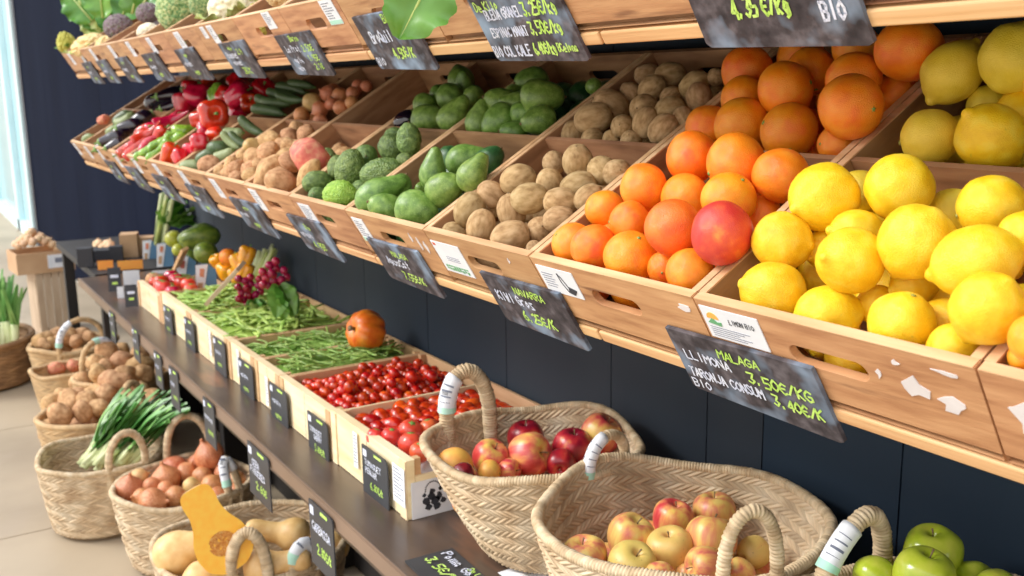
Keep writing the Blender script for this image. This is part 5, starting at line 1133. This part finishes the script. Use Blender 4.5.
    for k in range(15):
        b = np.array([hc[0] + random.uniform(-.10, .17), hc[1] + random.uniform(-.08, .17), zb + .12]); tp = b + np.array([random.uniform(-.08, .04), random.uniform(-.04, .08), random.uniform(.30, .38)])
        t = thing('leek', f"leek standing in the wicker hamper, white shaft and green leaves", 'leek', b, (0, 0, 0), 'leeks in the wicker hamper')
        d = tp - b; MB().tube([(0, 0, 0), d * .3, d * .55], [.02, .017, .02], 8).build('shaft', 'leek_white', t, smooth=True)
        for q in range(5):
            s0 = d * .5; e0 = d * 1.1 + np.array([random.uniform(-.07, .07), random.uniform(-.06, .06), 0]); sd_ = np.array([math.cos(q), math.sin(q), 0]) * .02
            Pg = np.zeros((7, 3, 3))
            for i in range(7):
                f = i / 6
                for j in range(3): Pg[i, j] = s0 + (e0 - s0) * f + sd_ * (j - 1) * (1 - .7 * f) + np.array([0, 0, .004 * (j == 1)])
            link('leaf_blade', grid_mesh('leaf_blade', Pg), 'leek_green', t)
    t = thing('slatted_crate', 'weathered pale crate standing on end beside the wicker hamper', 'crate', (-6.46, .68, FLOOR + .001), (0, 0, math.radians(97)))
    for k in range(5): MB().box(.0 + .044 * k, .039 + .044 * k, 0, .012, 0, .38).build('slat', 'grey_wood', t)
    MB().box(0, .215, .012, .03, 0, .04).build('rail', 'grey_wood', t); MB().box(0, .215, .012, .03, .34, .38).build('rail', 'grey_wood', t)
    MB().box(0, .014, .03, .22, 0, .38).build('side_board', 'grey_wood', t); MB().box(.201, .215, .03, .22, 0, .38).build('side_board', 'grey_wood', t)

# ================================================================== far end of the counter
def at(px, py, y): return onY(px, py, y)
def box_thing(name, label, cat, px, py, y, w, d, h, m, rz=0, group=None, tx=0):
    """px,py = lower near corner on the picture, y = distance into the stall"""
    P = at(px, py, y); t = thing(name, label, cat, P, (tx, 0, rz), group)
    return t
def build_far():
    z = SHELF
    th = math.radians(95)
    t = thing('bulb_box', 'brown box heaped with garlic bulbs at the far end, white paper on its side', 'box', (-6.44, .585, FLOOR + .384), (0, 0, th))
    w, d, h = .32, .26, .12
    MB().box(0, w, 0, .01, 0, h).build('side_panel', 'cardboard', t); MB().box(0, w, d, d + .01, 0, h).build('side_panel', 'cardboard', t)
    MB().box(0, .01, .01, d, 0, h).build('side_panel', 'cardboard', t); MB().box(w - .01, w, .01, d, 0, h).build('side_panel', 'cardboard', t)
    MB().box(0, w, 0, d, -.004, 0).build('bottom_board', 'cardboard', t)
    lb = MB().box(.17, .29, -.003, 0, .02, .10).build('paper_label', 'paper', t); MB().box(.21, .25, -.004, -.002, .05, .08).build('print', 'ink', lb)
    for k in range(52):
        a = random.uniform(.03, w - .03); b = random.uniform(.03, d - .03); hh = .13 * (1 - abs(2 * a / w - .8)) * (1 - .5 * abs(2 * b / d - 1))
        P = np.array(t.location) + np.array([a * math.cos(th) - b * math.sin(th), a * math.sin(th) + b * math.cos(th), h + max(-.01, hh) - .01])
        put('onion', P, random.uniform(.020, .027), (random.uniform(-1, 1), random.uniform(-1, 1), 0), 'pale garlic bulb heaped in the brown box at the far end', 'garlic bulbs in the brown box', 'bulb', kids=False).name = 'garlic_bulb'
    t = thing('side_table', 'low dark table carrying cartons at the end of the counter', 'table', (-5.75, .72, SHELF))
    MB().box(0, 1.15, 0, .42, -.03, 0).build('table_top', 'dark_wood', t)
    for xx in (.02, 1.08):
        for yy in (.02, .35): MB().box(xx, xx + .05, yy, yy + .05, FLOOR - SHELF, -.03).build('leg', 'dark_wood', t)
    def facing(px0, px1, yt, yb, y=None):
        A = onZ(px0, yb, SHELF + .001) if y is None else at(px0, yb, y); z = depth(A); th = math.atan2(-A[0], A[1]) * .92
        return A, th, (px1 - px0) * z / F * 1.03, (yb - yt) * z / F
    def carton(px0, px1, yt, yb, dd, m, lab, cat='carton', nm='carton', op=False):
        A, th, w, h = facing(px0, px1, yt, yb); t = thing(nm, lab, cat, A, (0, 0, th))
        MB().box(0, w, 0, .006, 0, h).build('side_panel', m, t); MB().box(0, w, dd - .006, dd, 0, h).build('side_panel', m, t); MB().box(0, .006, .006, dd, 0, h).build('side_panel', m, t); MB().box(w - .006, w, .006, dd, 0, h).build('side_panel', m, t)
        if op: MB().box(0, w, .006, dd, 0, .006).build('bottom_panel', m, t)
        else: MB().box(0, w, 0, dd, h, h + .005).build('top_panel', m, t)
        return t, A, th, w, h
    def card(px0, px1, yt, yb, m, lab, kids=(), cat='card', nm='price_card', lean=.12, y=None):
        A, th, w, h = facing(px0, px1, yt, yb, y); t = thing(nm, lab, cat, A, (-lean, 0, th))
        MB().box(0, w, 0, .004, 0, h).build('board', m, t)
        for (a, b, c_, d_, mm) in kids: MB().box(a * w, b * w, -.002, .0, (1 - d_) * h, (1 - c_) * h).build('print', mm, t)
        return t
    carton(78, 92, 250, 268, .06, 'card_black', 'black square box beside the garlic box')
    tr, A, th, w, h = carton(93, 112, 252, 262, .10, 'card_black', 'black tray with white garlic at the far end', 'tray', 'tray')
    for k in range(16):
        P = at(95 + random.uniform(0, 16), 249 + random.uniform(-7, 3), .88); put('onion', P, .022, (random.uniform(-1, 1), 0, 0), 'white garlic bulb on the black tray', 'garlic bulbs on the black tray', 'bulb', kids=False).name = 'garlic_bulb'
    carton(110, 122, 248, 262, .05, 'card_black', 'black square box in front of the brown carton')
    carton(121, 137, 236, 258, .10, 'cardboard', 'tan carton at the far end against the navy wall'); carton(138, 153, 239, 256, .08, 'cardboard', 'brown carton beside the tall pale stalks')
    card(98, 112, 261, 270, 'pack_orange', 'bright orange package left of the black price card', cat='package', nm='orange_package'); card(118, 141, 261, 270, 'pack_orange', 'wide bright orange package right of the black price card', cat='package', nm='orange_package')
    K = ((.2, .8, .3, .42, 'chalk_w'), (.3, .7, .6, .7, 'chalk_g'))
    card(109, 121, 268, 292, 'card_black', 'black price card at the counter end with white scrawl', K, y=.68); card(126, 137, 285, 307, 'card_black', 'black price card beside the far tomato crate', K, y=.68)
    card(124, 139, 271, 288, 'paper', 'grey-white packet under the wide orange package', cat='packet', nm='paper_packet'); card(118, 124, 287, 303, 'paper', 'small white carton between the two black price cards', cat='packet', nm='paper_packet', y=.70)
    LL = ['blue leaflet farthest along, beside the pale stalks', 'blue leaflet second from the far end', 'blue leaflet beside the diagonal wooden board, third', 'blue leaflet leaning on the diagonal wooden board']
    for i, (a, b, c_, d_, yy) in enumerate(((143, 158, 240, 264, .98), (157, 173, 243, 267, .96), (177, 197, 256, 288, .92), (196, 217, 264, 298, .90))):
        A, th, w, h = facing(a, b, c_, d_, yy); t = thing('leaflet', LL[i], 'leaflet', A, (-.15, 0, th)); sk = .25 * w
        MB().poly_prism([(0, 0), (w, 0), (w - sk * .2, h * .8), (w * .55, h), (0 + sk * .3, h * .96)], 0, .004).build('board', 'card_blue', t)
        MB().poly_prism([(0, 0), (w * .34, 0), (w * .62, h * .97), (sk * .3, h * .96)], -.002, 0).build('print', 'paper', t)
        MB().poly_prism([(w * .22, h * .62), (w * .40, h * .60), (w * .46, h * .84), (w * .26, h * .86)], -.004, -.002).build('print', 'potato_pink', t)
        MB().poly_prism([(w * .10, h * .12), (w * .28, h * .12), (w * .34, h * .44), (w * .14, h * .44)], -.004, -.002).build('print', 'cardboard', t)
    for i, ((ax, ay), (bx, by), y) in enumerate((((241, 266), (209, 301), .87), ((185, 249), (169, 284), .93))):
        A, Bv = at(ax, ay, y), at(bx, by, y - .05 * (1 - i)); d = Bv - A; L = np.linalg.norm(d); t = thing('wooden_board', ['weathered board leaning diagonally between leaflets and yellow peppers', 'thin tan board leaning between the leaflets'][i], 'board', A, rot_to(d, 1.2))
        MB().box(-.022 if i == 0 else -.014, .022 if i == 0 else .014, -.006, .006, 0, L).build('plank', 'grey_wood' if i == 0 else 'batten', t)
    # melons, peppers, radishes, stalks
    def fruit(key, px, py, y, r, lab, grp, m, sc=(1, 1, 1), rot=None, kids=True):
        P = at(px, py, y); put(key, P, r * depth(P) / F, rot or (random.uniform(-.4, .4), random.uniform(-.4, .4), random.uniform(0, 6)), lab, grp, m, sc, kids=kids)
    fruit('potato', 200, 237, 1.0, 13, 'long green melon lying across the heap', 'green melons', 'melon_green', (1, 1, 1.3), rot_to(img_dir(20)))
    fruit('orange', 206, 253, .96, 12, 'round green melon below the long one', 'green melons', 'melon_green', kids=False)
    fruit('orange', 174, 239, 1.0, 9, 'small yellow-green fruit left of the long melon', 'green melons', 'lime_melon', kids=False)
    fruit('orange', 190, 257, 1.02, 10, 'dark green melon half hidden by the leaflet', 'green melons', 'melon_green', kids=False)
    fruit('orange', 179, 250, 1.0, 7, 'lime-yellow fruit under the small yellow-green one', 'green melons', 'lime_melon', kids=False)
    for i, (px, py, r, m, k) in enumerate(((228, 257, 9, 'orange', 'orange'), (247, 255, 9, 'yellow_pepper', 'bell_pepper'), (217, 261, 7, 'yellow_pepper', 'bell_pepper'), (226, 271, 9, 'yellow_pepper', 'bell_pepper'), (245, 271, 9, 'yellow_pepper', 'bell_pepper'), (239, 262, 9, 'yellow_pepper', 'bell_pepper'), (236, 275, 8, 'yellow_pepper', 'bell_pepper'))):
        fruit(k, px, py, .98, r, ['orange on top of the yellow peppers beside the radishes', 'yellow pepper high beside the pale stalks', 'small yellow pepper next to the green melon', 'yellow pepper under the orange', 'yellow pepper low beside the radish bunch', 'yellow pepper between the orange and the stalks', 'yellow pepper behind the diagonal board'][i], 'yellow peppers and orange', m)
    for b, (cx_, cy_, n) in enumerate(((248, 290, 17), (273, 275, 14))):
        lab = ['bunch of crimson radishes nearest the diagonal board', 'bunch of crimson radishes below the pale stalks'][b]
        c0 = at(cx_, cy_, .93); t = thing('radish_bunch', lab, 'radishes', c0, (0, 0, 0), 'radish bunches')
        me = revolve('radish', [(0, -1.5), (.1, -1.2), (.7, -.7), (1, 0), (.8, .6), (.3, .9), (0, .95)], 14, .04, 1)
        me.materials.append(M['radish'])
        for k in range(n):
            a = k * 2.4; r_ = .0115 * math.sqrt(k); link('radish', me, None, t, (.010 * math.sin(k * 1.7), r_ * math.cos(a), r_ * math.sin(a) * 1.1), (random.uniform(-.6, .6), random.uniform(-.6, .6), 0), .0125)
        for k in range(6):
            link('leaf', leaf_mesh(.09, .035, .5, .2, k), 'leaf', t, (.02, .01, -.03), (random.uniform(-.3, .5), .9 + random.uniform(-.4, .4), -.4 + k * .25))
    t = thing('stalk_bundle', 'bundle of pale green stalks leaning on the wall behind the radishes', 'stalks', at(252, 284, 1.04), (0, 0, 0))
    Bv = at(268, 246, 1.10) - at(252, 284, 1.04)
    for k in range(16):
        o1 = np.array([random.uniform(-.03, .05), random.uniform(-.02, .02), 0]); o2 = o1 * 1.6 + Bv * random.uniform(.8, 1.05); MB().tube([o1, (o1 + o2) / 2, o2], [.009, .007, .006], 6).build('stalk', 'leek_white' if k % 3 else 'leaf_pale', t, smooth=True)
    t = thing('stalk_bundle', 'tall pale green cardoon stalks standing against the navy wall under the shelf end', 'stalks', at(160, 243, 1.05), (0, 0, 0))
    Bv = at(166, 197, 1.05) - at(160, 243, 1.05)
    for k in range(7):
        o1 = np.array([-.06 + .022 * k, random.uniform(-.02, .02), 0]); o2 = o1 * .6 + Bv * random.uniform(.9, 1.08) + np.array([.02 * k - .05, 0, 0]); MB().tube([o1, (o1 + o2) / 2 + np.array([0, 0, .01]), o2], [.013, .011, .008], 7).build('stalk', ['leek_white', 'leaf_pale', 'cucumber_pale'][k % 3], t, smooth=True)
    for k in range(5):
        link('leaf', leaf_mesh(.16, .07, .3, .2, k), 'leaf', t, (.14 + .02 * k, .02, .10), (.3, -1.2 + .2 * k, .3 * k))
    # small tray of pale greens and green leaves before the far tomato crate
    t = thing('produce_tray', 'small black tray of lime-green pods before the leaflets', 'tray', (at(152, 292, .80)[0], .80, SHELF + .001), (0, 0, 0)); MB().box(0, .22, 0, .14, 0, .06).build('tray_body', 'card_black', t)
    Q = at(152, 292, .80)
    for k in range(26): put('green_bean', (Q[0] + random.uniform(.03, .19), .80 + random.uniform(.03, .11), SHELF + .075 + random.uniform(0, .02)), .035, (0, random.uniform(-.2, .2), random.uniform(0, 6)), 'lime-green pod on the small black tray', 'pods on the black tray', 'bean_flat', (1, 3, 3)).name = 'pea_pod'
    card(153, 168, 271, 284, 'paper', 'white card above the small tray of pods', y=.93); card(146, 154, 272, 284, 'cardboard', 'small tan card left of the white one', y=.93)

# ================================================================== leafy things on the upper shelf
def leaf_mesh(L, W, curl, ruf, seed=0, n=26, k=15):
    P = np.zeros((n, k, 3))
    for i in range(n):
        f = i / (n - 1); w = W * (math.sin(PI * min(1, f * .93 + .05)) ** .7) * (1 - .25 * f) + .003
        for j in range(k):
            q = (j - k // 2) / (k // 2)
            z = -curl * L * f * f + ruf * W * abs(q) ** 1.5 * math.sin(f * 17 + seed * 2 + (3 if q > 0 else 0)) * .5 + .18 * W * abs(q) - .05 * W * math.exp(-(q * 5) ** 2) + ruf * .12 * W * noise.noise(Vector((f * 9, q * 5, seed)))
            P[i, j] = (L * f, w * q * (1 + .06 * math.sin(f * 29 + seed)), z)
    return grid_mesh('leaf', P)
def floret_mesh(name, nb=70, amp=.12, seed=0, flat=.75, res=64, cone=False):
    rr = np.random.default_rng(seed); pts = []
    for i in range(nb):
        zz = 1 - 2 * (i + .5) / nb; a = i * 2.39996 + rr.normal(0, .12); r = math.sqrt(1 - zz * zz); pts.append((r * math.cos(a), r * math.sin(a), zz))
    pts = np.array(pts) + rr.normal(0, .05, (nb, 3)); pts /= np.linalg.norm(pts, axis=1)[:, None]
    P = np.zeros((res, res // 2, 3))
    th = np.linspace(0, 2 * PI, res, endpoint=False); ph = np.linspace(0, PI, res // 2)
    T, H = np.meshgrid(th, ph, indexing='ij'); D3 = np.stack([np.sin(H) * np.cos(T), np.sin(H) * np.sin(T), np.cos(H)], -1)
    dd = np.sort(2 - 2 * (D3 @ pts.T), axis=-1)[..., 0]; s = math.sqrt(4 * PI / nb) * .62
    bump = np.sqrt(np.clip(1 - dd / s ** 2, 0, 1)); R = .86 + amp * bump * 1.4 + .04 * np.sin(T * 3 + seed)
    P = D3 * R[..., None]; P[..., 2] *= flat
    if cone: P[..., 2] += .5 * np.clip(D3[..., 2], 0, 1) ** 2
    return grid_mesh(name, P, close_u=True)
def build_top():
    def tp(px, py, h): return onTiltS_pt(px, py, .022 if h < -.03 else (.16 if h == -.022 else (.05 if h <= .003 else .10)))
    def head(px, py, h, r, m, nm, cat, lab, nb=70, amp=.12, flat=.8, leaves=0, lm='leaf', seed=0, cone=False, rot=(.3, 0, 0), lW=.5, res=110):
        P = tp(px, py, h); R = r * depth(P) / F; t = thing(nm, lab, cat, P, rot, None); t.scale = (R,) * 3
        link('head', floret_mesh(nm, nb * 2, amp * .9, seed, flat, res, cone=cone), m, t)
        for k in range(leaves):
            a = 2 * PI * k / leaves + seed; link('leaf', leaf_mesh(1.5, lW, .15, .5, k), lm, t, (.25 * math.cos(a), .25 * math.sin(a), -.65), (0, -.65, a))
        return t
    head(235, 8, .03, 27, 'cauli', 'cauliflower', 'cauliflower', 'large cream cauliflower rising over the crate rim, right of the savoy cabbage', 120, .10, .85, 5, 'leaf_pale', 1)
    head(284, -8, .03, 20, 'cauli_warm', 'cauliflower', 'cauliflower', 'pinkish cauliflower cut by the top of the picture', 90, .1, .8, 0, 'leaf_pale', 2)
    head(90, 46, .0, 17, 'cauli_warm', 'cauliflower', 'cauliflower', 'cream cauliflower hanging over the far end of the upper crates', 60, .22, .6, 4, 'leaf_pale', 3, lW=.4)
    head(107, 43, .002, 11, 'cauli_warm', 'cauliflower', 'cauliflower', 'small warm cream floret beside the purple broccoli', 40, .2, .6, 0, 'leaf_pale', 5)
    head(148, 31, .002, 12, 'cauli', 'cauliflower', 'cauliflower', 'pale yellow halved cauliflower between the broccoli and the savoy cabbage', 30, .05, .7, 0, 'leaf_pale', 6)
    head(67, 45, .0, 9, 'romanesco', 'romanesco', 'romanesco', 'yellow-green romanesco at the very end of the upper shelf', 60, .2, .9, 3, 'leaf', 4, True)
    head(258, 14, .005, 8, 'romanesco', 'romanesco', 'romanesco', 'small yellow-green tuft between two cauliflowers', 40, .2, .9, 0, 'leaf_pale', 8, True)
    for i, (px, py, r) in enumerate(((258, 33, 8), (215, 40, 7), (181, 46, 6))):
        head(px, py, -.045, r, ['romanesco', 'leaf_pale', 'leaf'][i], 'green_sprout', 'sprout', ['yellow-green sprout showing through the hand hole left of the COL slate', 'pale sprout showing through the hand hole above the Romanes slate', 'dark green sprout showing through the third hand hole'][i], 40, .25, .9, 0, seed=20 + i)
    head(118, 27, .02, 15, 'artichoke', 'purple_broccoli', 'broccoli', 'dusky purple broccoli head beside the chard', 130, .1, .85, 0, seed=9); head(147, 13, .03, 12, 'artichoke', 'purple_broccoli', 'broccoli', 'second dusky purple broccoli head, behind the halved cauliflower', 110, .1, .85, 0, seed=10); head(158, 27, .012, 7, 'artichoke', 'purple_broccoli', 'broccoli', 'small purple floret touching the savoy cabbage', 50, .14, .85, 0, seed=11)
    for i, (px, py, r) in enumerate(((181, 10, 24), (205, 3, 16))):
        P = tp(px, py, .035); R = r * depth(P) / F; t = thing('savoy_cabbage', ['crinkled savoy cabbage with pale veins over the crate rim', 'smaller savoy cabbage behind, next to the cauliflower'][i], 'cabbage', P, (.5, .2, i)); t.scale = (R,) * 3
        link('heart', revolve('heart', ball(8), 48, .1, 1.5, seed=i, micro=.08, mf=7), 'savoy', t)
        for k in range(7):
            a = 2 * PI * k / 7
            link('outer_leaf', leaf_mesh(1.5, .75, -.35, .45, k), 'savoy', t, (.35 * math.cos(a), .35 * math.sin(a), -.95), (0, -1.0, a))
    # chard leaves
    P0 = [(78, 34, 100, 14, -12, .07), (96, 34, 105, 16, 10, .08), (108, 30, 80, 18, 0, .08), (120, 20, 60, 15, 5, .08), (90, 22, 130, 16, 0, .085), (132, 14, 75, 14, 4, .08), (70, 40, 150, 10, 0, .05), (103, 18, 95, 18, 0, .08), (140, 8, 50, 16, 0, .08)]
    labs = ['grey-green leaf at the far tip of the chard heap', 'broad green chard leaf with a pale rib', 'tall chard leaf beside the purple broccoli', 'chard leaf over the purple broccoli', 'chard leaf leaning to the far end', 'bright chard leaf behind the second broccoli', 'small pale leaf over the romanesco', 'upright dark chard leaf in the middle of the heap', 'green leaf left of the savoy cabbage']
    for i, (px, py, ang, w, _, W) in enumerate(P0):
        P = tp(px, py, -.022); P[0] = max(P[0], -4.40); d = img_dir(ang, .15); d /= np.linalg.norm(d); sd = np.cross(d, VIEW); sd /= np.linalg.norm(sd); n = np.cross(d, sd); 
        mt = Matrix(((d[0], sd[0], n[0]), (d[1], sd[1], n[1]), (d[2], sd[2], n[2])))
        me = leaf_mesh(.17 if i != 6 else .09, W * .85, .12, .35, i); o = link('chard_leaf', me, 'leaf_chard' if i not in (0, 5, 6) else ('leaf' if i == 5 else 'leaf_pale'), None, P, mt.to_euler()); tag(o, labs[i], 'leaf', 'chard leaves at the far end of the upper shelf')
        MB().tube([(0, 0, .002), (.07, 0, -.001), (.15 if i != 6 else .08, 0, -.012)], [.004, .003, .001], 6).build('midrib', 'leaf_pale', o, smooth=True)
    # leaf hanging over the front of the upper crate
    P = tp(418, -14, .012) ; P = onTiltS_pt(412, -6, -.02)
    d = img_dir(-62, .0); d /= np.linalg.norm(d); sd = np.cross(d, VIEW); sd /= np.linalg.norm(sd); n = np.cross(d, sd)
    mt = Matrix(((d[0], sd[0], n[0]), (d[1], sd[1], n[1]), (d[2], sd[2], n[2])))
    P = onTiltS_pt(437, -34, -.022); d = img_dir(-118, .0)
    d /= np.linalg.norm(d); sd = np.cross(d, VIEW); sd /= np.linalg.norm(sd); n = np.cross(d, sd); mt = Matrix(((d[0], sd[0], n[0]), (d[1], sd[1], n[1]), (d[2], sd[2], n[2])))
    o = link('hanging_leaf', leaf_mesh(.105, .052, .05, .3, 3), 'leaf', None, P, mt.to_euler()); tag(o, 'big green leaf hanging over the Bròquil slate from the upper crate', 'leaf')
    MB().tube([(0, 0, -.003), (.05, 0, -.004), (.10, 0, -.008)], [.003, .002, .001], 6).build('midrib', 'leaf_pale', o, smooth=True)
    lab = ['curly yellow-green leaf over the crate rim left of the mint label', 'yellow flower leaf tip above the hand hole beside the hanging leaf', 'pale leaf tip at the rim above the two white labels']
    for i, (px, py) in enumerate(((300, -4), (372, -2), (262, 6))):
        P = tp(px, py, .01); o = link('curly_leaf', leaf_mesh(.06, .03, .3, .7, i), 'leaf_pale', None, P, (.4, -.6, 1 + i)); tag(o, lab[i], 'leaf')
def onTiltS_pt(px, py, s, z0=None):
    O = np.array([0, YR, ZT if z0 is None else z0]) + S * s; d = ray(px, py); return d * ((O @ S) / (d @ S))

# ================================================================== light and camera
def build_light():
    w = bpy.data.worlds.new('sky'); sc.world = w; w.use_nodes = True; nt = w.node_tree; bg = nt.nodes['Background']
    tc = nt.nodes.new('ShaderNodeTexCoord'); sx = nt.nodes.new('ShaderNodeSeparateXYZ'); rp = nt.nodes.new('ShaderNodeValToRGB')
    nt.links.new(tc.outputs['Generated'], sx.inputs[0]); nt.links.new(sx.outputs['Z'], rp.inputs[0])
    e = rp.color_ramp.elements; e[0].position = 0; e[0].color = (.84, .78, .70, 1); e[1].position = .6; e[1].color = (.98, 1.0, 1.06, 1)
    nt.links.new(rp.outputs[0], bg.inputs['Color']); bg.inputs['Strength'].default_value = 1.55
    sun = bpy.data.lights.new('sun', 'SUN'); sun.energy = 2.9; sun.angle = math.radians(24); sun.color = (1, .965, .91)
    o = bpy.data.objects.new('sun', sun); C.objects.link(o); d = Vector((.42, .70, -.62)); o.rotation_euler = Vector((0, 0, -1)).rotation_difference(d.normalized()).to_euler()
    cam = bpy.data.cameras.new('camera'); co = bpy.data.objects.new('camera', cam); C.objects.link(co); sc.camera = co
    cam.sensor_width = 36; cam.lens = F / 1024 * 36; cam.clip_start = .02; cam.clip_end = 200
    R3 = Matrix([[float(RW[i][0]), -float(RW[i][1]), -float(RW[i][2])] for i in range(3)]); co.matrix_world = R3.to_4x4()
    cam.dof.use_dof = True; cam.dof.focus_distance = 1.12; cam.dof.aperture_fstop = 9.5
    sc.view_settings.view_transform = 'Standard'; sc.view_settings.look = 'None'; sc.view_settings.exposure = 0.10; sc.view_settings.gamma = 1.10
    sc.cycles.use_denoising = True; sc.cycles.max_bounces = 6
build_setting(); build_shelves(); build_crates(); build_signs(); fill_middle()
build_counter_baskets(); build_counter_crates(); build_floor(); build_far(); build_top(); build_light()
